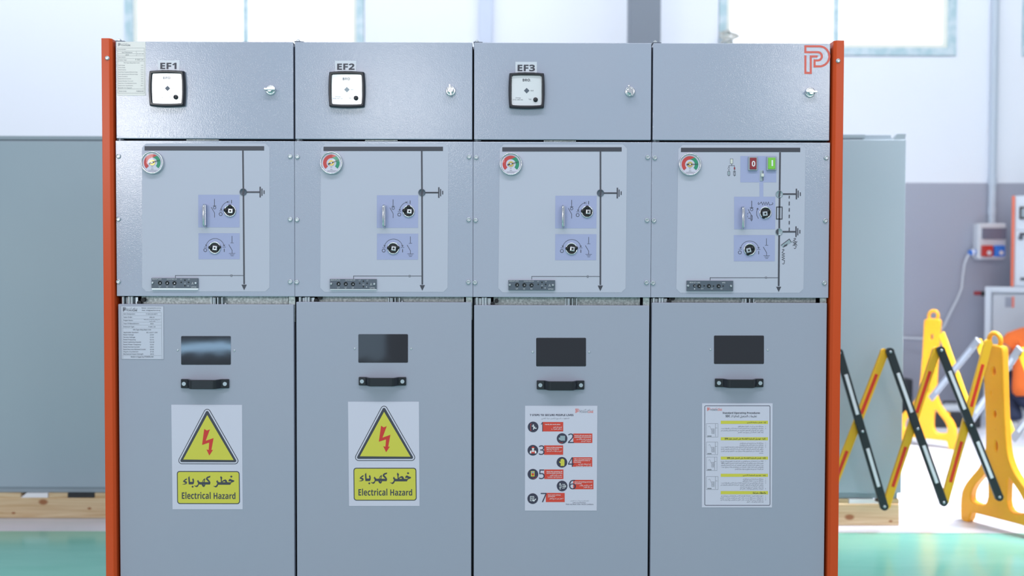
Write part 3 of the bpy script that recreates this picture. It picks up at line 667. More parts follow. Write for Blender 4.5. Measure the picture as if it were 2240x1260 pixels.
# orange end panels belong to the end cabinets
for root, xa, xb, px in ((BAYS[0], -1.0315, -1.0035, 235), (BAYS[3], 1.0035, 1.0315, 1833)):
    inner = xb if xa < 0 else xa; sg = 1 if xa < 0 else -1
    p = obj('end_panel', MB().prism([(xa if sg > 0 else xb, -0.014, 0), (inner-sg*0.006, -0.014, 0), (inner, -0.006, 0), (inner, DEPTH, 0), (xa if sg > 0 else xb, DEPTH, 0)], (0, 0, 1.868), 0.0015), M_ORANGE, root, label='orange painted end panel')
    q = at(px, 127 if xa < 0 else 133, -0.014); screw('screw', q.x, -0.014, q.z, 0.0062, p)

# ------------------------------------------------------------------ signs, plates and posters on the fronts
def sheet(name, quad, y, thick, material, label, cat, group=None, r=0):
    pts = [at(*q, 0) for q in quad]; c = sum(pts, Vector())/4
    m = MB().prism([(p.x, y, p.z) for p in pts], (0, -thick, 0))
    return tag(obj(name, m, material, None, loc=(c.x, y, c.z)), label, cat, group)
def affine(src, dst):                          # src (x0,y0,x1,y1) box -> dst TL,TR,BL
    x0_, y0_, x1_, y1_ = src; TL, TR, BL = dst
    def f(u, v):
        a = (u-x0_)/(x1_-x0_); b = (v-y0_)/(y1_-y0_)
        return (TL[0]+(TR[0]-TL[0])*a+(BL[0]-TL[0])*b, TL[1]+(TR[1]-TL[1])*a+(BL[1]-TL[1])*b)
    return f
# hand-drawn bold naskh lettering of the hazard signs (plan units of the sheet)
HAZ = [[(100,580),(290,515),(215,470),(150,440),(180,380),(260,310),(340,275),(350,300),(325,350),(230,395),(330,430),(348,480),(335,540),(240,580)],
 [(412,235),(468,155),(485,230),(497,445),(625,445),(635,400),(608,330),(655,262),(695,330),(705,430),(690,520),(650,570),(435,572)],
 [(565,688),(628,630),(682,688),(628,738)],
 [(850,410),(900,345),(945,420),(985,455),(985,572),(935,572),(905,650),(850,705),(800,700),(740,665),(690,625),(800,640),(870,600),(905,520)],
 [(970,455),(1490,455),(1490,575),(970,575)],
 [(1108,462),(1125,390),(1170,320),(1250,262),(1200,338),(1150,410),(1136,462)], [(1250,262),(1252,330),(1222,462),(1168,462),(1203,390),(1200,338)],
 [(1075,562),(1148,562),(1205,612),(1218,562),(1262,562),(1255,620),(1220,680),(1170,702),(1120,670),(1090,620)],
 [(1295,290),(1320,225),(1380,180),(1456,160),(1521,140),(1500,225),(1450,235),(1370,275),(1460,370),(1508,450),(1514,500),(1490,575),(1430,575),(1430,455),(1340,370),(1300,330)]] + [
 [(x+1456, y) for x, y in q_] for q_ in (
 [(345,435),(398,350),(440,420),(480,460),(480,585),(440,585),(415,650),(365,700),(325,720),(280,700),(185,640),(280,655),(350,620),(395,540),(390,490)],
 [(470,460),(1070,460),(1130,440),(1075,520),(1040,585),(440,585)],
 [(545,215),(580,150),(655,235),(632,290),(625,400),(640,425),(630,470),(580,470),(570,300)],
 [(630,415),(720,345),(810,318),(870,370),(900,450),(905,470),(800,470),(795,440),(760,405),(710,415),(650,465),(620,470)],
 [(955,425),(965,355),(1000,305),(1050,290),(1120,330),(1250,375),(1235,430),(1160,460),(1090,480),(1065,470),(1090,415),(985,410)],
 [(1040,180),(1100,120),(1165,180),(1100,235)])]
HAZ = [[((392+x/22.75-370)*5.25, (1034+y/22.75-880)*5.25) for x, y in q_] for q_ in HAZ]
for k, (quad, lab) in enumerate((([(374.8, 885.3), (529.6, 885.7), (531, 1114), (377.6, 1114)], 'white electrical hazard sign on the door below the EF1 cabinet window'),
                                 ([(761.3, 878.7), (916.4, 878.7), (917.8, 1106.7), (763.6, 1106.7)], 'white electrical hazard sign on the door below the EF2 cabinet window'))):
    ws = sheet('warning_sign', quad, -0.0001, 0.0006, M_WHITE, lab, 'sign', 'electrical hazard signs')
    fn = affine((25, 28, 838, 1228), (quad[0], quad[1], quad[3]))
    def tri(rad, n=10): return arc(438, 115, rad, 150, 30, n)+arc(748, 668, rad, 30, -90, n)+arc(140, 668, rad, -90, -210, n)
    P = Pen(fn, -0.0010); P.poly(tri(40)); P.done('triangle_outline', M_INK, ws)
    P = Pen(fn, -0.0013); P.poly(tri(32)); P.done('triangle_white_line', M_WHITE, ws)
    P = Pen(fn, -0.0016); P.poly(tri(17)); P.done('triangle_border', M_INK, ws)
    P = Pen(fn, -0.0019); P.poly([(438, 143), (736, 660), (156, 655)]); P.done('triangle_field', M_YELLOW, ws)
    P = Pen(fn, -0.0022); P.poly([(402, 303), (432, 322), (467, 308), (417, 440), (508, 408), (481, 545), (500, 543), (457, 608), (425, 538), (450, 545), (457, 460), (375, 487)]); P.done('lightning_bolt', M_SRED, ws)
    P = Pen(fn, -0.0010); P.poly(rrect(80, 788, 801, 1166, 32)); P.done('panel_border', M_INK, ws)
    P = Pen(fn, -0.0013); P.poly(rrect(90, 798, 791, 1156, 24)); P.done('text_panel', M_YELLOW, ws)
    P = Pen(fn, -0.0016); [P.poly(q_) for q_ in HAZ]
    P.done('arabic_lettering', M_INK, ws)
    P = Pen(fn, -0.0016); P.fit('Electrical', 135, 1028, 466, 1108, 0.022, 4); P.fit('Hazard', 500, 1032, 750, 1108, 0.022, 4); P.done('lettering', M_INK, ws)

# seven-step poster
q7 = [(1148.6, 887.6), (1306.7, 887.6), (1305.3, 1116.8), (1148.2, 1116.8)]
po = sheet('safety_poster', q7, -0.0001, 0.0006, M_WHITE, 'white poster of seven numbered red steps on the EF3 cabinet door', 'poster')
fn = crop(1140, 880, 5.25)
red, navy, txt = (Pen(fn, -0.0010), Pen(fn, -0.0013), Pen(fn, -0.0010))
draw_logo(red, 623, 73, 665, 121, 56)
red.fit('LINE', 768, 100, 828, 121, 0.02); txt.fit('POWER', 672, 101, 764, 121); txt.fit('بـــاور لايـــن', 672, 76, 826, 100)
navy.fit('7 STEPS TO SECURE PEOPLE LIVES', 100, 134, 600, 157, 0.02); txt.fit('الخطوات السبع لتأمين حياة الفني', 232, 172, 552, 198)
rc = [(248, 226, 483, 334), (598, 358, 817, 466), (263, 494, 482, 602), (592, 631, 816, 739), (265, 771, 485, 880), (598, 890, 830, 998), (283, 1040, 500, 1145)]
nb = [(228, 226, 249, 334), (538, 358, 606, 466), (203, 494, 268, 602), (538, 631, 606, 739), (205, 771, 270, 880), (550, 890, 628, 998), (225, 1040, 292, 1145)]
ic = [(137, 282), (470, 415), (135, 550), (468, 688), (135, 825), (470, 960), (133, 1105)]
en = [['Clarify the work place'], ['Switch off and secure the', 'availability of reconnection'], ['Aware of the protection', 'against live parts'], ['Take a strong precautions', 'when anyone is close to', 'live lines'], ['Check the switching off', 'with the suitable instruments'], ['Aware of earthing and short', 'circuiting'], ["Don't work without", 'permission']]
ar = [['أوضح مكان العمل', '( داخل الخلية ...)'], ['قم بفصل التيار والتأكد من', 'عدم إعادة التوصيل'], ['احرص على الوقاية ضد الأجزاء الحية'], ['اتخذ احتياطات قوية عند', 'اقتراب أحد من خطوط التوصيل'], ['تحقق من الفصل الكهربي', 'باستخدام الأدوات المناسبة'], ['تأكد من التأريض والقصر', 'بين دائرة القصر'], ['لا تعمل بدون تصريح العمل']]
DISC = []
for k in range(7):
    pan = Pen(fn, -0.0010).rect(*rc[k]).done('step_panel', M_PRED, po)
    Pen(fn, -0.0013).fit(str(k+1), *nb[k], 0.0, 4).done('numeral', M_NAVY, pan)
    disc = Pen(fn, -0.0013).circle(*ic[k], 61).done('icon_disc', M_NAVY, po); DISC.append(disc)
    wh = Pen(fn, -0.0016)
    x0_ = rc[k][0]+(26 if k % 2 == 0 else 14); x1_ = rc[k][2]-12
    if k in (3,): ys = [(rc[k][1]+12+j*19) for j in range(3)]
    elif len(en[k]) == 1: ys = [rc[k][1]+22]
    else: ys = [rc[k][1]+18, rc[k][1]+36]
    for t, y in zip(en[k], ys): wh.line(t, x0_, y+11, 11, 'l', min(x1_-x0_, 8.0*len(t)), 0.03)
    ya = ys[-1]+(34 if len(en[k]) > 1 else 42)
    for j, t in enumerate(ar[k]): wh.line(t, x1_-4, ya+j*22, 13, 'r', min(x1_-x0_-8, 6.6*len(t)), 0.015)
    wh.done('lettering', M_INKW, pan)
# icons, each lying on its own dark disc
def pn(y=-0.0018): return Pen(fn, y)
P = pn(); P.circle(140, 262, 8); P.stroke([(142, 272), (146, 292), (160, 297), (176, 296)], 10); P.stroke([(146, 292), (140, 312)], 9); P.stroke([(122, 268), (130, 276), (142, 276), (156, 284), (160, 278)], 6); P.done('running_figure', M_INKW, DISC[0])
pn().stroke([(118, 322), (108, 322), (108, 248), (122, 248)], 4).done('doorway_outline', M_PRED, DISC[0])
pn().poly([(448, 382), (505, 384), (503, 440), (458, 440), (432, 425), (430, 405), (448, 402)]).done('meter_icon', M_SLOT, DISC[1]); pn(-0.0021).stroke(arc(460, 448, 18, 180, 340, 10), 4).done('meter_lead', M_PRED, DISC[1])
pn().poly([(98, 585), (102, 558), (124, 550), (150, 550), (172, 558), (176, 585)]).done('work_shirt', M_INKW, DISC[2])
pn(-0.0021).rect(116, 568, 156, 586).rect(118, 550, 124, 570).rect(148, 550, 154, 570).done('overalls', M_PRED, DISC[2]); pn(-0.0021).circle(136, 534, 13).rect(129, 545, 143, 553).done('figure_face', M_CREAM, DISC[2]); pn(-0.0024).poly(arc(136, 524, 17, 0, 180, 10)).done('hard_hat', M_PRED, DISC[2])
pn().poly([(452, 730), (454, 700), (438, 690), (438, 674), (452, 684), (452, 655), (462, 652), (466, 646), (476, 648), (484, 648), (488, 655), (496, 660), (498, 700), (494, 730)]).done('glove_icon', M_YELLOW, DISC[3])
pn().rect(112, 788, 154, 850).done('tester_icon', M_YELLOW, DISC[4]); pn(-0.0021).rect(118, 792, 148, 812).done('tester_screen', M_SLOT, DISC[4]); pn(-0.0021).circle(134, 826, 14).stroke(arc(152, 850, 22, -160, 20, 10), 3).done('tester_dial', M_PRED, DISC[4])
P = pn()
for st in ([(448, 928), (448, 992)], [(436, 945), (460, 945), (460, 978), (436, 978)], [(470, 940), (505, 940)], [(470, 985), (500, 985)], [(482, 940), (482, 985)], [(440, 928), (448, 938), (456, 928)], [(498, 940), (498, 985)], [(470, 962), (510, 962)], [(500, 953), (512, 953), (512, 972), (500, 972)], [(440, 995), (456, 995)]): P.stroke(st, 4)
P.done('circuit_icon', M_INKW, DISC[5])
P = pn(); P.stroke([(105, 1080), (145, 1080), (145, 1130), (105, 1130)], 5, True)
for yy in (1092, 1103, 1114): P.stroke([(113, yy), (138, yy)], 4)
P.stroke([(132, 1118), (146, 1134), (170, 1106)], 8); P.done('checklist_icon', M_INKW, DISC[6])
txt.fit('أرقام طوارئ تسهيلات حياة العميل', 565, 1122, 775, 1140); navy.fit('Life is So Precious', 592, 1145, 740, 1158); navy.fit('Think and Work Under secure Conditions', 510, 1163, 830, 1177)
red.done('logo', M_LRED, po); navy.done('heading_lettering', M_NAVY, po); txt.done('small_lettering', M_INKG, po)

# operating procedures sheet
q4 = [(1535.7, 882.2), (1690, 882.2), (1688.5, 1110), (1535.3, 1109.9)]
po = sheet('procedure_sheet', q4, -0.0001, 0.0006, M_WHITE, 'framed white procedures sheet with yellow heading bars on the push-button cabinet door', 'poster')
fn = crop(1530, 875, 5.25)
ln, bar_, ye, rd, tx_ = Pen(fn, -0.0010), Pen(fn, -0.0014), Pen(fn, -0.0010), Pen(fn, -0.0010), Pen(fn, -0.0014)
ln.stroke(rrect(61, 65, 809, 1209, 14), 6, True)
draw_logo(rd, 88, 86, 122, 124, 60); rd.fit('LINE', 208, 104, 258, 122, 0.02); tx_.fit('POWER', 128, 104, 205, 122); rd.fit('بـــاور لايـــن', 140, 88, 258, 103)
tx_.fit('Standard Operating Procedures', 266, 136, 694, 164, 0.015); tx_.fit('تعليمات التشغيل للخلايا الـ SDC', 300, 170, 656, 204, 0.01)
for y0_, y1_, x1_, x0_, t in ((238, 274, 762, 546, 'أولاً : فصل سكينة الأرضي'), (427, 462, 757, 290, 'ثانيا - توصيل السكينة الفاصلة على الحمل طراز SF6'), (649, 683, 760, 316, 'ثالثا - فصل السكينة الفاصلة على الحمل طراز SF6'), (846, 881, 762, 498, 'رابعا - توصيل السكينة الأرضي'), (1045, 1081, 762, 612, 'ملاحظات هــامة')):
    ye.rect(244, y0_, 786, y1_); bar_.fit(t.replace('ً', ''), x0_, y0_+8, x1_, y1_-6, 0.02)
L1 = 'يتم إدخال ذراع التعليق في فتحة التشغيل الخاصة بسكينة الأرضي (السفلية) بحيث'; L2 = 'ينطبق دليل الذراع في المحظورة الموجودة في فتحة التشغيل والدوران في'
LN = [(294, 440, '1', 'يتم التأكد أولا من أن باب الخلية محكم الغلق'), (317, 246, '2', L1), (341, 244, '', L2), (363, 440, '', 'إتجاه عقارب الساعة حتى يسمع صوت الفصل'),
      (487, 462, '1', 'يتم التأكد أولا من أن السكينة في وضع الفصل'), (509, 460, '2', 'يتم التأكد من أن سكينة الأرضي في وضع الفصل'), (531, 246, '3', 'يتم إدخال ذراع يد التعليق في فتحة التشغيل الخاصة بالسكينة العلوية بحيث'), (554, 246, '', 'ينطبق دليل الذراع في المحظورة الموجودة في فتحة التشغيل والدوران بالذراع'), (577, 246, '', 'عقارب الساعة حتى يتم التعليق وذلك بسماع صوت التعليق مع أرض المبين'), (600, 684, '', 'خط واحد'),
      (694, 242, '1', 'التأكد من أن السكينة في وضع التعليق من خلال المبينات الموضح وذلك يتم عن'), (716, 250, '', 'طريق إدخال ذراع يد التعليق في فتحة التشغيل الخاصة بالسكينة العلوية (SDC)'), (738, 246, '', 'بحيث ينطبق دليل الذراع في المحظورة الموجودة في فتحة التشغيل والدوران'), (761, 250, '', 'بالذراع في عكس اتجاه عقارب الساعة حتى يتم الفصل وذلك بسماع صوت'), (784, 405, '', 'تغير المبينات ليصبح خط مقطوع مما يؤكد عملية الفصل'),
      (898, 498, '1', 'يتم التأكد من السكينة في وضع الفصل'), (920, 496, '2', 'يتم التأكد من أن باب الخلية محكم الغلق'), (943, 246, '3', L1), (965, 242, '', L2), (988, 466, '', 'إتجاه عقارب الساعة حتى يسمع صوت التوصيل'), (1010, 466, '4', 'فتح الباب والتعامل مع الكابلات بأمان تام'),
      (1092, 246, '1', 'لا توجد إمكانية فتح باب الخلية إلا والسكينة الأرضي (السفلية) في وضع التوصيل'), (1115, 240, '2', 'عند فتح الباب يرجى التأكد تم سحب الباب لأعلى من المقبض مع السحب للخارج'), (1137, 240, '3', 'عند غلق الباب يرجى التأكد تم سحب الباب لأعلى من المقبض مع الضغط بدقة في'), (1160, 542, '', 'إتجاه الخلية ثم أنزل الباب لأسفل')]
for y, x0_, nn, t in LN:
    tx_.line(t, 733, y+13, 10.5, 'r', 733-x0_, 0.012)
    if nn: tx_.line(nn, 758, y+13, 10, 'c')
th = Pen(fn, -0.0010)
for y0_, y1_, x1_ in ((270, 425, 211), (482, 627, 209), (655, 810, 201), (878, 1027, 212)):
    th.stroke([(79, y0_), (x1_, y0_), (x1_, y1_), (79, y1_)], 2.4, True); th.stroke([(x1_-28, y0_), (x1_-28, y1_-6)], 3); th.stroke([(x1_-28, y0_+50), (x1_-8, y0_+50)], 3)
    th.stroke([(138, y0_+60), (172, y0_+60), (172, y0_+84), (138, y0_+84)], 2.2, True); th.stroke([(138, y0_+92), (172, y0_+92), (172, y0_+114), (138, y0_+114)], 2.2, True); th.ring(156, y0_+72, 7, 2.5); th.ring(156, y0_+103, 7, 2.5)
    th.rect(90, y1_-16, 138, y1_-6); th.stroke([(100, y0_+38), (118, y0_+28), (135, y0_+70)], 2)
th.done('cell_drawing', M_INKG, po); ye.done('heading_bar', M_YELLOW, po); ln.done('border_line', M_NAVY, po); bar_.done('heading_lettering', M_INK, po); rd.done('logo', M_LRED, po); tx_.done('lettering', M_INK, po)

# two rating plates on the first cabinet
pl = sheet('rating_plate', [(264.9, 669.6), (357.9, 669.9), (358.2, 786), (266.2, 785.6)], -0.0001, 0.0008, M_PLATE, 'silvery ruled data plate at the top corner of the EF1 cabinet lower door', 'plate', 'data plates')
fn = crop(255, 640, 7.875); P = Pen(fn, -0.0013); G = Pen(fn, -0.0013)
draw_logo(P, 113, 254, 165, 322, 70); P.fit('بـــاور لايـــن', 175, 258, 360, 290); P.fit('POWER', 175, 294, 286, 320); P.fit('LINE', 289, 294, 358, 320, 0.04)
P.fit('Website : www.powerline.com.eg', 432, 256, 765, 280); P.fit('Email : info@powerline.com.eg', 440, 294, 755, 322)
for y in (342, 397, 452, 507, 560, 615, 1083): G.stroke([(106, y), (774, y)], 2)
G.stroke([(106, 342), (112, 1140)], 2); G.stroke([(774, 345), (784, 1145)], 2); G.stroke([(80, 235), (810, 236), (813, 1148), (92, 1145)], 2, True)
for y, a_, xa, b_, xb0, xb1 in ((356, 'Item Designation :', 330, 'P-SEC24-NEF1', 512, 706), (412, 'Sales Order :', 285, '288-24', 568, 655), (466, 'Project Name :', 292, '', 0, 0), (522, 'Year Of Manufacture :', 398, '2024', 582, 640), (576, 'Enclosure Type :', 318, 'P-SEC 24', 552, 672),
        (674, 'Applicable Standard', 376, 'IEC 62271-200', 516, 706), (714, 'Rated Voltage', 297, '24 KV', 576, 646), (756, 'Service Voltage', 322, '22 KV', 576, 646), (798, 'Rated Frequency', 334, '50 Hz', 576, 646), (840, 'Rated Lightning Impulse', 424, '125 KV', 570, 654), (882, 'Rated Power Frequency', 424, '50 KV', 578, 646), (924, 'Rated Normal Current', 400, '630 A', 580, 646), (966, 'Rated Short time Withstand Current', 502, '25 KA', 578, 648), (1006, 'Degree of protection', 376, 'IP 3X', 582, 644), (1046, 'Mechanical Impact Strength', 462, 'IK10', 584, 642)):
    P.line(a_, 122, y+22, 20, 'l', xa-122)
    if b_: P.line(b_, (xb0+xb1)/2, y+23, 19, 'c', xb1-xb0)
P.fit('مشروع الصيانة الرئيسية بالمنطقة', 472, 458, 750, 478); P.fit('القاهرة الجديدة', 560, 484, 668, 504)
P.line('SF6 Type Ring Main Unit', 442, 650, 21, 'c', 312); P.line('Made in Egypt by POWERLINE', 444, 1117, 22, 'c', 388)
P.done('lettering', M_INK, pl); G.done('ruled_line', M_INKG, pl)
pl = sheet('rating_plate', [(255.2, 91.4), (318.6, 91.6), (319, 209), (255.8, 209)], -0.0001, 0.0008, M_CREAM, 'cream data plate at the top corner of the EF1 cabinet upper door', 'plate', 'data plates')
fn = crop(250, 80, 7.636); P = Pen(fn, -0.0013); G = Pen(fn, -0.0013)
draw_logo(P, 68, 110, 108, 158, 60); P.fit('بـــاور لايـــن', 118, 108, 235, 130); P.fit('POWER', 118, 136, 212, 158); P.fit('LINE', 214, 136, 270, 158, 0.04)
for y in (192, 243, 322, 368, 414, 874): G.stroke([(57, y), (508, y)], 2.5)
G.stroke([(57, 192), (62, 946), (508, 946), (506, 192)], 2.5); G.stroke([(57, 286), (368, 286)], 2.5); G.stroke([(372, 243), (372, 322)], 2.5)
for y, a_, xa, b_, xb in ((208, 'Serial Number :', 205, '', 0), (338, 'Item Name :', 200, '', 0), (384, 'Product Type', 210, 'P-SEC 24', 326), (474, 'Rated Voltage', 178, '24 kV', 450), (510, 'Service Voltage', 186, '22 kV', 450), (548, 'Rated Frequency', 200, '50 Hz', 446), (586, 'Rated Power Frequency Withstand Voltage', 390, '50 kV', 450), (624, 'Rated Lightning Impulse Withstand Voltage', 396, '125 kV', 446), (660, 'Degree of protection', 226, 'IP 3X', 452), (698, 'Rated Normal Current', 282, '630 A', 452), (736, 'Rated Busbar Current', 318, '630 A', 450), (774, 'Rated Short Time Withstand Current', 374, '25 kA', 452), (812, 'Internal Arc Classification', 312, 'IAC A', 444), (850, 'Made in Egypt', 298, '-', 476)):
    P.line(a_, 72, y+14, 13, 'l', xa-72)
    if b_: P.line(b_, 488, y+14, 13 if y != 384 else 20, 'r', 488-xb if y != 384 else 132)
P.fit('Year Of Manufacture', 126, 255, 304, 276); P.fit('2024', 190, 296, 244, 316); P.fit('01-01/1-0K', 382, 280, 494, 298); P.fit('SF6 Type Ring Main Unit', 160, 432, 424, 452); P.fit('Works Order', 80, 904, 210, 922); P.fit('P288/24-NE', 374, 904, 490, 924)
P.done('lettering', M_INKG, pl); G.done('ruled_line', M_INKG, pl)

# ------------------------------------------------------------------ hall: floor, back wall, windows, column
lane = on_floor(1120, 1164).y; YW = on_floor(2100, 898).y
fm_ = split_mat('hall_floor_paint', 1, lane, (122, 192, 178), (216, 218, 234), 0.16, 0.25, 1.0, scuff=(0.82, 0.93, 0.9, 1))
struct('floor', MB().box(-9, 10, -9, YW+0.3, -0.1, 0.0), fm_)
zp = at(2060, 400, YW).z
wm = split_mat('hall_wall_paint', 2, zp, (164, 168, 183), (234, 239, 249), 0.6, 0.6)
def wx(px): return at(px, 60, YW).x
ZS = at(1900, 122, YW).z; ZH = ZS+2.1; WT = 0.28
W1 = (wx(273), wx(797)); W2 = (wx(1572), wx(2092)); W3 = (wx(2236), wx(2236)+1.9)
wall = MB(); xs = [-9.5, W1[0], W1[1], W2[0], W2[1], W3[0], W3[1], 10.0]
wall.box(-9.5, 10, YW, YW+WT, -0.1, ZS); wall.box(-9.5, 10, YW, YW+WT, ZH, ZH+2.5)
for k in (0, 2, 4, 6): wall.box(xs[k], xs[k+1], YW, YW+WT, ZS, ZH)
struct('wall_back', wall, wm)
def window(name, x0_, x1_, mull=True):
    root = bpy.data.objects.new(name, None); COL.objects.link(root); root.location = ((x0_+x1_)/2, YW, ZS); root['kind'] = 'structure'
    f = MB(); t = 0.066; e = 0.004
    f.box(x0_+e, x0_+t, YW-0.012, YW+0.06, ZS+e, ZH-e); f.box(x1_-t, x1_-e, YW-0.012, YW+0.06, ZS+e, ZH-e); f.box(x0_+t, x1_-t, YW-0.012, YW+0.06, ZS+e, ZS+t); f.box(x0_+t, x1_-t, YW-0.012, YW+0.06, ZH-t, ZH-e)
    if mull: f.box((x0_+x1_)/2-0.017, (x0_+x1_)/2+0.017, YW+0.02, YW+0.07, ZS+t, ZH-t)
    obj('window_frame', f, M_FILM, root)
    s_ = MB(); t2 = t+0.035
    for a_, b_, c_, d_ in ((x0_+t, x0_+t2, ZS+t, ZH-t), (x1_-t2, x1_-t, ZS+t, ZH-t), (x0_+t2, x1_-t2, ZS+t, ZS+t2), (x0_+t2, x1_-t2, ZH-t2, ZH-t)): s_.box(a_, b_, YW+0.02, YW+0.05, c_, d_)
    obj('window_sash', s_, M_FRAME, root)
    obj('window_pane', MB().box(x0_+t, x1_-t, YW+0.032, YW+0.038, ZS+t, ZH-t), M_CLEAR, root)
window('window_1', *W1); window('window_2', *W2); window('window_3', *W3)
c0 = at(1378, 60, 4.9); c1 = at(1446, 60, 4.9)
o = obj('steel_column', MB().box(c0.x, c1.x, 4.9, 5.1, 0, ZH+2.0, 0.012), M_COLUMN, loc=((c0.x+c1.x)/2, 5.0, 0)); tag(o, 'dark grey steel column standing in front of the white wall', 'column', kind='structure'); o.name = 'column'
c0 = at(1048, 60, YW-0.06); c1 = at(1077, 60, YW-0.06)
o = obj('cable_trunking', MB().box(c0.x, c1.x, YW-0.06, YW-0.001, 0.2, ZH+1.8, 0.006), M_TRUNK, loc=((c0.x+c1.x)/2, YW-0.03, 0.2)); tag(o, 'pale lilac vertical cable trunking on the white wall between windows', 'trunking')
q = at(1590, 86, YW-0.03)
tw = MB(); pts = [q+Vector((0.10*math.sin(k*1.9)*(1-k/26), -0.03+0.02*math.cos(k*2.7), 0.05*math.cos(k*1.3)+0.002*k)) for k in range(14)]
tw.tube(pts, 0.012, 8)
tag(obj('crumpled_tape', tw, mat('pale_tape', (206, 208, 204), 0.6), loc=q), 'crumpled pale tape hanging at the lower corner of the second window', 'tape')

# ------------------------------------------------------------------ grey enclosures behind the row, on timber
def rear_cabinet(x0p, x1p, ytop, ybase, Y, depth, lab, foam, black, ext):
    zb_ = at((x0p+x1p)/2, ybase, Y).z; zt_ = at((x0p+x1p)/2, ytop, Y).z
    xa = at(x0p, 700, Y).x; xb = at(x1p, 700, Y).x
    r = thing('rear_enclosure', ((xa+xb)/2, Y+depth/2, zb_), lab, 'enclosure', 'grey enclosures behind the row')
    obj('body', MB().box(xa, xb, Y, Y+depth, zb_+0.028, zt_, 0.003), M_BACKCAB, r)
    obj('base_rail', MB().box(xa+0.002, xb-0.014, Y+0.012, Y+depth-0.01, zb_, zb_+0.028, 0.002), M_BACKRIM, r)
    rail = MB().box(xa, xb-0.06, Y+0.02, Y+depth-0.02, zt_, zt_+0.012); rail.box(xa if ext < 0 else xa, xb-0.19 if ext > 0 else xb-0.02, Y+0.006, Y+0.03, zt_+0.006, zt_+0.024, 0.001)
    if ext > 0:
        rail.box(xb-0.19, xb-0.06, Y+0.03, Y+0.04, zt_+0.006, zt_+0.024); rail.prism([(xb-0.062, Y+0.004, zt_), (xb-0.004, Y+0.004, zt_), (xb+0.0, Y+0.004, zt_+0.027), (xb-0.04, Y+0.004, zt_+0.027)], (0, 0.03, 0))
    obj('top_rail', rail, M_BACKRIM, r)
    # timber skid below
    zt2 = zb_-0.001; zf = at((x0p+x1p)/2, ybase+10.5, Y).z
    sr = thing('timber_skid', ((xa+xb)/2, Y+0.05, 0), ('pine timber skid under the grey enclosure beside the folding barrier' if ext > 0 else 'pine timber skid under the grey enclosure at the EF1 end of the row'), 'timber', 'timber skids')
    xe = xb-0.008; ox_ = (xa+xb)/2
    kn = [at(1858, 1131, Y), at(1948, 1140, Y)] if ext > 0 else [at(95, 1098, Y), at(196, 1112, Y), at(30, 1122, Y)]
    M_WOOD = wood_mat('pine_wood', [(q_.x-ox_, q_.z, *((0.028, 0.017) if k_ == 0 else (0.012, 0.007))) for k_, q_ in enumerate(kn)])
    obj('front_beam', MB().box(xa, xe, Y-0.002, Y+0.09, 0, zf, 0.006), M_WOOD, sr)
    sp = MB(); cuts = sorted([foam, black] if black else [foam]); edge = xa
    for a_, b_ in cuts: sp.box(edge, a_, Y+0.006, Y+0.09, zf, zt2, 0.001); edge = b_
    sp.box(edge, xe, Y+0.006, Y+0.09, zf, zt2, 0.001); obj('top_slat', sp, M_WOOD, sr)
    a_, b_ = foam; h = (zt2-zf); sgn = 0.035
    f = MB().prism([(a_+(0.03 if ext < 0 else 0.002), Y+0.002, zt2), (b_-(0.002 if ext < 0 else 0.045), Y+0.002, zt2), (b_-0.002, Y+0.002, zf+0.0005), (a_+0.002, Y+0.002, zf+0.0005)], (0, 0.085, 0))
    obj('white_shim', f, M_FOAM, sr)
    if black: obj('black_shim', MB().box(black[0]+0.001, black[1]-0.001, Y+0.003, Y+0.085, zf+0.0005, zt2), M_SKID, sr)
YR = on_floor(1900, 1150).y; YL = on_floor(120, 1134).y
ax = lambda p, Y: at(p, 1085, Y).x
rear_cabinet(1700, 1977, 305, 1091.5, YR, 0.55, 'grey sheet steel enclosure behind the folding yellow and black barrier', (ax(1857, YR), ax(1928, YR)), None, 1)
rear_cabinet(-160, 330, 308, 1078.5, YL, 0.55, 'wide grey sheet steel enclosure beside the orange panel at the EF1 end', (ax(44, YL), ax(105, YL)), (ax(147, YL), ax(206, YL)), -1)

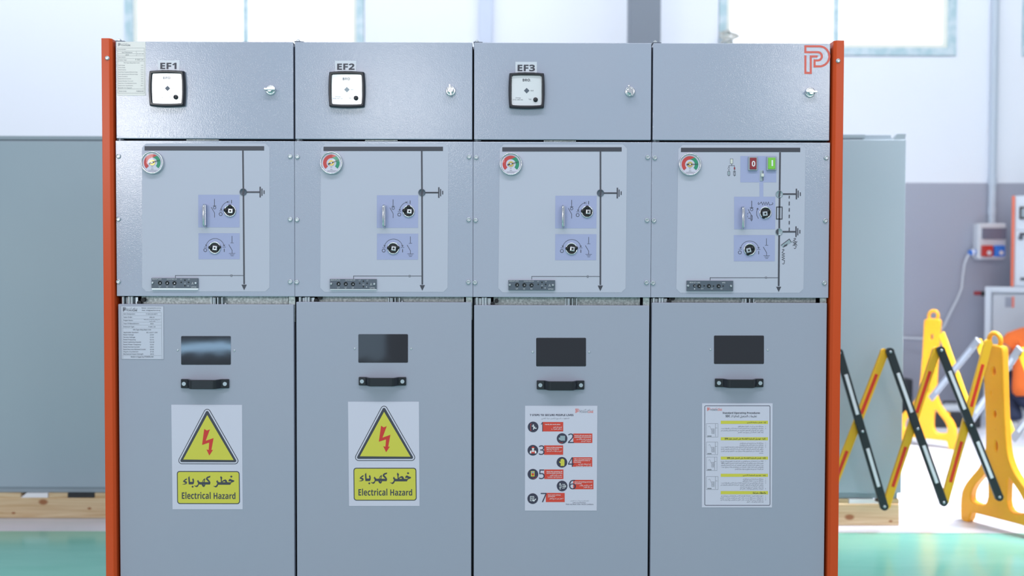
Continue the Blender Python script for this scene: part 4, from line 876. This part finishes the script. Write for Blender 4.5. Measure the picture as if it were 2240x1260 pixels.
# ------------------------------------------------------------------ folding barriers
def post_mesh(base, ang, lean):
    """hollow yellow end post: loop, tapering body, splayed A-shaped foot"""
    c = bpy.data.curves.new('tmp', 'CURVE'); c.dimensions = '2D'; c.fill_mode = 'BOTH'; c.extrude = 0.016; c.bevel_depth = 0.007; c.bevel_resolution = 2
    def smooth(pts, n):
        for _ in range(n):
            out = []
            for k in range(len(pts)):
                a_, b_ = pts[k], pts[(k+1) % len(pts)]
                out += [(a_[0]*0.75+b_[0]*0.25, a_[1]*0.75+b_[1]*0.25), (a_[0]*0.25+b_[0]*0.75, a_[1]*0.25+b_[1]*0.75)]
            pts = out
        return pts
    def spl(pts):
        s = c.splines.new('POLY'); s.points.add(len(pts)-1); s.use_cyclic_u = True
        for p_, q_ in zip(s.points, pts): p_.co = (q_[0], q_[1], 0, 1)
    half = [(0.042, 0.86), (0.047, 0.845), (0.045, 0.77), (0.043, 0.60), (0.045, 0.45), (0.050, 0.36), (0.082, 0.28), (0.140, 0.215), (0.175, 0.165), (0.190, 0.11), (0.190, 0.02), (0.181, 0.004), (0.158, 0.004), (0.150, 0.02), (0.143, 0.055), (0.128, 0.06)]
    spl(smooth(half + [(-x, z) for x, z in half[::-1]], 2))
    for sx in (1, -1): spl(smooth([(sx*x, z) for x, z in ((0.042, 0.092), (0.140, 0.092), (0.150, 0.13), (0.134, 0.18), (0.085, 0.24), (0.056, 0.272), (0.044, 0.235))], 2))
    def oval(cx, cz, rx, rz, n=20): spl([(cx+rx*math.cos(2*math.pi*k/n), cz+rz*math.sin(2*math.pi*k/n)) for k in range(n)])
    oval(0.004, 0.745, 0.015, 0.026); oval(-0.012, 0.64, 0.007, 0.016); oval(0.0, 0.545, 0.014, 0.024); oval(0.0, 0.475, 0.006, 0.008); oval(0.002, 0.395, 0.013, 0.034)
    o = bpy.data.objects.new('tmp', c); COL.objects.link(o); dg = bpy.context.evaluated_depsgraph_get(); dg.update()
    ev = o.evaluated_get(dg); me = ev.to_mesh(); vs = [v.co.copy() for v in me.vertices]; fs = [tuple(p.vertices) for p in me.polygons]
    ev.to_mesh_clear(); bpy.data.objects.remove(o); bpy.data.curves.remove(c)
    ca, sa = math.cos(ang), math.sin(ang)
    def tr(x, d, z):
        k = lean*max(0.0, z-0.22); return (base.x+x*ca-d*sa+k, base.y+x*sa+d*ca, base.z+z)
    m = MB().add([tr(v.x, v.z, v.y) for v in vs], fs)
    pts = [tr(0.030*math.cos(R(t)), 0, 0.882+0.034*math.sin(R(t))+0.004) for t in range(-50, 231, 14)]
    m.tube([tr(0.024, 0, 0.845)] + pts + [tr(-0.024, 0, 0.845)], 0.011, 10)
    return m
def slat(parent, name, p0, p1, wd, material, refl, segs, front, yside=(0, 1, 0)):
    front = [{0.028: 0.0, 0.972: 1.0}.get(k, k) for k in front]
    p0, p1 = Vector(p0), Vector(p1); t_ = (p1-p0).normalized()*(wd*0.5); p0, p1 = p0+t_*0.9, p1-t_*0.9
    yv = Vector(yside)*0.0078
    b = obj(name, MB().bar(p0, p1, wd, 0.016, 0.003, yside).cyl(Vector(p0)-yv, Vector(p0)+yv, wd/2, n=24).cyl(Vector(p1)-yv, Vector(p1)+yv, wd/2, n=24), material, parent)
    p0, p1 = Vector(p0), Vector(p1); t = p1-p0; off = Vector((0, -1, 0))*(0.0082)
    if refl:
        for a_, b_ in segs:
            obj('reflector', MB().bar(p0+t*a_+off, p0+t*b_+off, wd*0.40, 0.002, 0.0008, yside), refl, b)
    for k in front: q_ = p0+t*k; obj('rivet', MB().lathe(q_+Vector((0, -0.008, 0)), (0, -1, 0), [(0.0065, 0), (0.006, 0.002), (0.004, 0.0035), (0, 0.0038)], 14), M_ALU, b)
    return b
base = on_floor(2196, 1163)
YA = 1.75
near = thing('folding_barrier', (at(2000, 900, YA).x, YA, 0), 'folding barrier of black and yellow slats before the grey enclosure, with its yellow end post', 'barrier', 'folding barriers')
YB = YA+0.022
blk = [((1833, 764), (1936, 1115)), ((1944, 762), (2066, 1106)), ((2055, 759), (2188, 1094))]
yel = [((1937, 764), (1820, 1068)), ((2050, 760), (1936, 1112)), ((2163, 744), (2064, 1103))]
for a_, b_ in yel: slat(near, 'slat', at(*a_, YB), at(*b_, YB), 0.038, M_BARY, M_REFR, ((0.13, 0.40), (0.62, 0.88)) if a_[0] != 1937 else ((0.16, 0.46), (0.74, 1.0)), ())
for a_, b_ in blk: slat(near, 'slat', at(*a_, YA), at(*b_, YA), 0.037, M_BARB, M_REFW, ((0.14, 0.40), (0.62, 0.87)), (0.028, 0.51, 0.972))
near_post = obj('end_post', post_mesh(Vector((base.x, base.y+0.04, 0)), R(-62), -0.055), M_PYEL, near)

fb = on_floor(2026, 976)
far = thing('folding_barrier', (fb.x, fb.y, 0), 'farther folding barrier with silver slat backs, its end post standing before the grey wall', 'barrier', 'folding barriers')
obj('end_post', post_mesh(Vector((fb.x, fb.y, 0)), R(-38), 0.055), M_PYEL, far)
for k, (a_, da, b_, db, mt_) in enumerate((((2140, 744), 5.65, (2036, 872), 6.42, M_SLATB), ((2231, 762), 4.98, (2124, 920), 5.72, M_SLATB), ((2330, 800), 4.5, (2216, 962), 5.02, M_SLATB),
                                        ((2060, 730), 6.30, (2126, 915), 5.75, M_BARY), ((2140, 746), 5.70, (2216, 958), 5.07, M_BARY), ((2231, 764), 5.03, (2330, 1010), 4.5, M_BARY))):
    P0 = at_depth(*a_, da); P1 = at_depth(*b_, db); sd = (0.75, 0.65, 0) if mt_ is M_SLATB else (0.75, 0.65, 0)
    off = Vector((0.012, 0.011, 0))*(1 if mt_ is M_SLATB else -1)
    sb = obj('slat', MB().bar(P0+off*0, P1+off*0, 0.040, 0.014, 0.004, sd), mt_, far)
    if mt_ is M_SLATB:
        t = P1-P0; n_ = Vector((-0.75, -0.65, 0)).normalized()*0.0075
        obj('channel', MB().bar(P0+t*0.12+n_, P0+t*0.88+n_, 0.016, 0.003, 0.001, sd), M_ALU, sb)

# ------------------------------------------------------------------ things along the back wall
q0 = at(2140, 488, YW-0.11); q1 = at(2202, 568, YW-0.11)
sb = thing('socket_box', ((q0.x+q1.x)/2, YW-0.055, (q0.z+q1.z)/2), 'pale grey wall socket box with smoked window, red outlet and blue outlet', 'socket box')
obj('housing', MB().box(q0.x, q1.x, YW-0.11, YW-0.0005, q1.z, q0.z, 0.02, 3), M_BOXW, sb)
wz = lambda p, y: at(p, y, YW-0.11)
a_, b_ = wz(2148, 499), wz(2200, 523); obj('breaker_window', MB().box(a_.x, b_.x, YW-0.122, YW-0.1, b_.z, a_.z, 0.004), M_BOXWIN, sb)
for nm, x0_, x1_, mt_ in (('red_outlet', 2146, 2169, M_SRD), ('blue_outlet', 2173, 2195, M_SBL)):
    a_, b_ = wz(x0_, 537), wz(x1_, 561); o = obj(nm, MB().box(a_.x, b_.x, YW-0.145, YW-0.1, b_.z, a_.z, 0.008), mt_, sb)
    c_ = wz((x0_+x1_)/2+1.5, 553); obj('outlet_lid_boss', MB().cyl((c_.x, YW-0.145, c_.z), (c_.x, YW-0.152, c_.z), 0.018), M_BOXW, o)
c_ = wz(2139, 552)
pg = thing('power_plug', (c_.x, YW-0.06, c_.z), 'blue plug in the side of the socket box with its pale cable', 'plug')
obj('plug_body', MB().cyl((c_.x+0.003, YW-0.06, c_.z), (c_.x-0.05, YW-0.06, c_.z-0.004), 0.026, 0.022, 18), M_SBL, pg)
obj('plug_collar', MB().cyl((c_.x-0.012, YW-0.06, c_.z-0.001), (c_.x-0.03, YW-0.06, c_.z-0.002), 0.029), M_INKW, pg)
cp = [(2126, 553, 0.06), (2117, 560, 0.06), (2110, 578, 0.05), (2106, 605, 0.04), (2104, 630, 0.04), (2094, 655, 0.04), (2078, 686, 0.05), (2065, 714, 0.06), (2046, 732, 0.06), (2020, 741, 0.05), (1990, 740, 0.04), (1960, 738, 0.03), (1900, 745, 0.03)]
obj('cable', MB().tube([at(x_, y_, YW-d_) for x_, y_, d_ in cp], 0.0095, 8), M_CABLE, pg)
pt = at(2179, -40, YW-0.03); pb = at(2169, 489, YW-0.03)
cn = tag(obj('conduit_pipe', MB().cyl((pb.x, YW-0.035, pb.z), (pb.x, YW-0.035, pt.z+0.6), 0.030, n=20), M_PIPE, loc=(pb.x, YW-0.035, pb.z)), 'grey conduit pipe running down the wall into the socket box', 'pipe')
for yy in (398, 462): z_ = at(2170, yy, YW).z; obj('coupling', MB().cyl((pb.x, YW-0.035, z_-0.03), (pb.x, YW-0.035, z_+0.03), 0.035, n=20), M_PIPE, cn)

Yc = on_floor(2200, 910).y; TH = R(-26)
a_ = at(2155, 627, Yc); PV = Vector((a_.x, Yc, 0)); DIR = Vector((math.cos(TH), math.sin(TH), 0)); NRM = Vector((math.sin(TH), -math.cos(TH), 0))
def turned(px, py, out=0.0):                   # distance along the turned front, and height, of what is seen at px,py
    d = ray(px, py); o2 = PV + NRM*out
    k = (o2 - CAMP).dot(NRM)/d.dot(NRM); p = CAMP + d*k
    return (p - PV).dot(DIR), p.z
def turn_thing(name, t0, z, *a):
    r = thing(name, PV + DIR*t0 + Vector((0, 0, z)), *a); r['turn'] = TH; return r
def tbox(t0, t1, o0, o1, z0, z1, bev=0.0):     # box given along the front (t), inward depth (o) and height, still unturned
    return (t0, t1, o0, o1, z0, z1, bev)
def tobj(name, root, boxes, material, parent=None, extra=None):
    m = MB(); L = root.location
    for t0, t1, o0, o1, z0, z1, bv in boxes: m.box(L.x+t0, L.x+t1, L.y+o0, L.y+o1, L.z+z0, L.z+z1, bv)
    if extra: extra(m, L)
    return obj(name, m, material, parent or root)
wc = turn_thing('white_cabinet', 0, 0, 'white floor cabinet with recessed door by the wall behind the crouching person', 'cabinet')
fw = 0.045; zt_ = a_.z; D = 0.22; WD = 1.1
tobj('carcass', wc, [(0, fw, 0, 0.04, 0, zt_, 0.003), (WD-fw, WD, 0, 0.04, 0, zt_, 0.003), (fw, WD-fw, 0, 0.04, zt_-fw, zt_, 0.003), (fw, WD-fw, 0, 0.04, 0, 0.06, 0.003), (0.004, WD-0.004, 0.04, D, 0, zt_-0.004, 0)], M_CABW)
dp = tobj('door', wc, [(fw+0.012, WD-fw-0.012, 0.012, 0.04, 0.07, zt_-fw-0.012, 0.003)], M_CABG)
(t0, z0), (t1, z1) = turned(2199, 650), turned(2213, 672); tobj('logo_plate', wc, [(t0, t1, 0.009, 0.012, z1, z0, 0)], mat('logo_grey', (150, 158, 176), 0.5), dp)
(t0, z0), (t1, z1) = turned(2213.5, 649), turned(2218.5, 673); tobj('logo_stripe', wc, [(t0, t1, 0.009, 0.012, z1, z0, 0)], mat('logo_coral', (236, 130, 112), 0.5), dp)
kz = turned(2150, 643)[1]
kb_ = tobj('rotary_handle', wc, [(-0.03, 0, 0.06, 0.10, kz-0.02, kz+0.02, 0.006)], M_RUBBER)
tobj('grip', wc, [(-0.085, -0.03, 0.06, 0.10, kz-0.014, kz+0.02, 0.008)], M_BTNRED, kb_)
(tu, zu) = turned(2215, 428); zb_ = zt_+0.001; ut = zu-zb_
wu = turn_thing('switchgear_unit', tu, zb_, 'white switchgear unit with orange edge standing on the white floor cabinet', 'switchgear unit')
def tt(px, py): q_ = turned(px, py); return q_[0]-tu, q_[1]-zb_
dzz = tt(2228, 503)[1]; UW = 0.75
tobj('unit_body', wu, [(0.016, UW, 0.03, D-0.02, 0, ut, 0.004)], M_CABW)
tobj('orange_edge', wu, [(-0.002, 0.018, 0.012, D-0.02, 0, ut, 0.003)], mat('coral_orange', (240, 122, 92), 0.4))
for z0, z1 in ((dzz+0.004, ut-0.012), (0.012, dzz-0.004)): tobj('unit_door', wu, [(0.026, UW-0.015, 0.02, 0.03, z0, z1, 0.003)], M_CABW)
(t0, z0), (t1, z1) = tt(2230, 452), tt(2256, 479); mt = tobj('meter', wu, [(t0, t1, 0.006, 0.02, z1, z0, 0.004)], M_BLACK); tobj('meter_face', wu, [(t0+0.016, t1-0.016, 0.004, 0.008, z1+0.016, z0-0.016, 0)], M_SLOT, mt)
(t0, z0), (t1, z1) = tt(2230, 509), tt(2270, 515); tobj('busbar_line', wu, [(t0, t1, 0.017, 0.02, z1, z0, 0)], M_INK)
(t0, z0), (t1, z1) = tt(2232, 607), tt(2258, 614); tobj('indicator_strip', wu, [(t0, t1, 0.014, 0.02, z1, z0, 0)], M_INDIC)
(t0, z0) = tt(2233, 520); tobj('gauge', wu, [], M_INDIC, None, lambda m, L: m.cyl((L.x+t0, L.y+0.02, L.z+z0), (L.x+t0, L.y+0.012, L.z+z0), 0.02))
for r in (wc, wu): r.rotation_euler.z = TH; del r['turn']

# toolbox
tb = on_floor(2096, 936); tl = at(2045, 900, tb.y); trr = at(2147, 900, tb.y); tz = at(2096, 884, tb.y).z
tr_ = thing('toolbox', ((tl.x+trr.x)/2, tb.y+0.1, 0), 'black toolbox with yellow latches and pale lid on the floor by the wall', 'toolbox')
obj('box_body', MB().box(tl.x, trr.x, tb.y, tb.y+0.20, 0, tz*0.66, 0.012), M_TBOX, tr_)
obj('lid', MB().box(tl.x-0.003, trr.x+0.003, tb.y-0.003, tb.y+0.203, tz*0.66+0.001, tz*0.92, 0.014), M_TLID, tr_)
for f_ in (0.26, 0.80): x_ = tl.x+(trr.x-tl.x)*f_; obj('latch', MB().box(x_-0.02, x_+0.02, tb.y-0.014, tb.y, tz*0.3, tz*0.66, 0.004), M_TYEL, tr_)
obj('carry_handle', MB().tube([(tl.x+0.1, tb.y+0.1, tz*0.9), (tl.x+0.11, tb.y+0.1, tz*1.02), (trr.x-0.11, tb.y+0.1, tz*1.02), (trr.x-0.1, tb.y+0.1, tz*0.9)], 0.010, 8), M_TBOX, tr_)
q = on_floor(1973, 905); qt = at(1985, 826, q.y)
bxr = thing('tool_case', (q.x, q.y, 0), 'narrow dark case standing against the wall behind the grey enclosure', 'case')
obj('case_body', MB().box(qt.x-0.22, qt.x, q.y-0.12, q.y-0.005, 0, qt.z, 0.012), M_TBOX, bxr); obj('case_handle', MB().tube([(qt.x-0.15, q.y-0.06, qt.z-0.004), (qt.x-0.145, q.y-0.06, qt.z+0.03), (qt.x-0.075, q.y-0.06, qt.z+0.03), (qt.x-0.07, q.y-0.06, qt.z-0.004)], 0.008, 8), M_TBOX, bxr)

# ------------------------------------------------------------------ crouching person
def skin_mesh(joints, edges, root=0, sub=2):
    me = bpy.data.meshes.new('tmp'); me.from_pydata([j[:3] for j in joints], edges, []); o = bpy.data.objects.new('tmp', me); COL.objects.link(o)
    o.modifiers.new('s', 'SKIN'); sd = me.skin_vertices[0].data
    for k, j in enumerate(joints):
        r_ = j[3] if isinstance(j[3], tuple) else (j[3], j[3]); sd[k].radius = r_; sd[k].use_root = (k == root)
    sm = o.modifiers.new('u', 'SUBSURF'); sm.levels = sub; sm.render_levels = sub
    dg = bpy.context.evaluated_depsgraph_get(); dg.update(); ev = o.evaluated_get(dg); m2 = ev.to_mesh()
    mb = MB().add([v.co.copy() for v in m2.vertices], [tuple(p.vertices) for p in m2.polygons], True)
    ev.to_mesh_clear(); bpy.data.objects.remove(o); bpy.data.meshes.remove(me); return mb
fp = on_floor(2216, 944); PX, PY_ = fp.x+0.21, fp.y-0.02
def W(x, y, z): return (PX+x, PY_+y, z)
pr = thing('person', (PX, PY_, 0), 'person in orange shirt and navy trousers crouching with back turned by the white cabinet', 'person')
# joints: pelvis, spine, chest, neck, head; limbs (left is the side towards the barrier)
J = [W(0, 0, 0.27)+((0.13, 0.10),), W(0, 0.06, 0.42)+((0.125, 0.095),), W(0, 0.12, 0.58)+((0.135, 0.10),), W(0, 0.17, 0.70)+((0.10, 0.075),), W(0.07, 0.235, 0.75)+((0.052, 0.052),), W(0.15, 0.31, 0.785)+((0.078, 0.085),), W(0.22, 0.365, 0.80)+((0.072, 0.08),)]
E_ = [(0, 1), (1, 2), (2, 3), (3, 4), (4, 5), (5, 6)]
def limb(frm, pts):
    p_ = frm
    for q_ in pts: J.append(q_); E_.append((p_, len(J)-1)); p_ = len(J)-1
    return p_
for sx in (-1, 1):
    hnd = limb(3, [W(sx*0.155, 0.15, 0.68)+(0.052,), W(sx*0.215, 0.14, 0.60)+(0.046,), W(sx*0.255, 0.15, 0.49)+(0.041,), W(sx*0.262, 0.28, 0.42)+(0.034,), W(sx*0.19, 0.43, 0.35)+(0.024,), W(sx*0.17, 0.48, 0.335)+((0.034, 0.015),)])
    for k in range(4):
        a0 = -0.024+0.016*k; ln_ = (0.030, 0.036, 0.034, 0.027)[k]
        limb(hnd, [W(sx*(0.165)+a0*0.8, 0.505, 0.333+abs(a0)*0.1)+(0.009,), W(sx*0.16+a0*0.9, 0.51+ln_, 0.318)+(0.008,), W(sx*0.16+a0*0.9, 0.522+ln_, 0.30)+(0.007,)])
    limb(hnd, [W(sx*0.17-sx*0.034, 0.47, 0.325)+(0.010,), W(sx*0.17-sx*0.05, 0.495, 0.312)+(0.008,)])
    limb(0, [W(sx*0.10, 0.02, 0.25)+(0.085,), W(sx*0.13, 0.20, 0.34)+(0.070,), W(sx*0.15, 0.36, 0.41)+(0.058,), W(sx*0.17, 0.22, 0.26)+(0.055,), W(sx*0.19, 0.06, 0.10)+(0.042,), W(sx*0.19, 0.10, 0.045)+((0.038, 0.03),), W(sx*0.195, 0.24, 0.028)+((0.036, 0.02),)])
obj('body', skin_mesh(J, E_), M_SKIN, pr)
S = [W(0, -0.03, 0.245)+((0.275, 0.15),), W(0, 0.02, 0.35)+((0.235, 0.14),), W(0, 0.10, 0.56)+((0.18, 0.125),), W(0, 0.165, 0.70)+((0.12, 0.085),), W(0.045, 0.205, 0.735)+((0.064, 0.06),)]
ES = [(0, 1), (1, 2), (2, 3), (3, 4)]
for sx in (-1, 1):
    n_ = len(S); S += [W(sx*0.16, 0.145, 0.675)+(0.068,), W(sx*0.222, 0.14, 0.605)+(0.064,)]; ES += [(3, n_), (n_, n_+1)]
obj('shirt', skin_mesh(S, ES, 0), M_TEE, pr)
for sx in (-1, 1):
    T_ = [W(sx*0.06, -0.01, 0.225)+((0.115, 0.10),), W(sx*0.10, 0.03, 0.25)+(0.095,), W(sx*0.13, 0.20, 0.34)+(0.083,), W(sx*0.15, 0.37, 0.41)+(0.072,), W(sx*0.17, 0.22, 0.26)+(0.07,), W(sx*0.19, 0.05, 0.115)+(0.064,), W(sx*0.19, 0.045, 0.075)+(0.06,)]
    obj('trouser_leg', skin_mesh(T_, [(k, k+1) for k in range(6)], 0), M_NAVYC, pr)
    sh = [W(sx*0.19, 0.02, 0.045)+((0.046, 0.042),), W(sx*0.192, 0.13, 0.042)+((0.048, 0.040),), W(sx*0.196, 0.235, 0.034)+((0.046, 0.032),), W(sx*0.198, 0.275, 0.03)+((0.038, 0.026),)]
    obj('shoe', skin_mesh(sh, [(0, 1), (1, 2), (2, 3)], 0), M_SHOE, pr)
hd_ = Vector((0.07, 0.055, 0.015)).normalized()      # the head hangs forward, away from the camera
hc = Vector(W(0.185, 0.337, 0.793))
hr = MB().lathe(hc - hd_*0.0 + Vector((0, 0, 0.004)), (-0.15, -0.1, 1), [(0.0, 0.112), (0.045, 0.106), (0.078, 0.078), (0.094, 0.03), (0.094, -0.01), (0.082, -0.03)], 20); obj('hair', hr, M_HAIR, pr)
sd_ = hd_.cross(Vector((0, 0, 1))).normalized(); fcn = hc + hd_*0.088
for sx in (-1, 1):
    obj('eye', MB().lathe(fcn + sd_*0.03*sx + Vector((0, 0, -0.01)), hd_, [(0.011, 0.0), (0.009, 0.008), (0, 0.012)], 12), M_INKW, pr)
    obj('ear', MB().lathe(hc + sd_*0.086*sx + Vector((0, 0, -0.02)), sd_*sx, [(0.022, -0.006), (0.026, 0.004), (0.016, 0.01), (0, 0.008)], 14), M_SKIN, pr)
obj('nose', MB().tube([fcn + Vector((0, 0, -0.008)), fcn + hd_*0.022 + Vector((0, 0, -0.034)), fcn + hd_*0.008 + Vector((0, 0, -0.046))], [0.009, 0.013, 0.010], 8), M_SKIN, pr)
obj('mouth', MB().tube([fcn + hd_*0.004 + sd_*t + Vector((0, 0, -0.066)) for t in (-0.02, 0, 0.02)], 0.005, 8), M_TEE if False else mat('lips', (150, 86, 78), 0.5), pr)
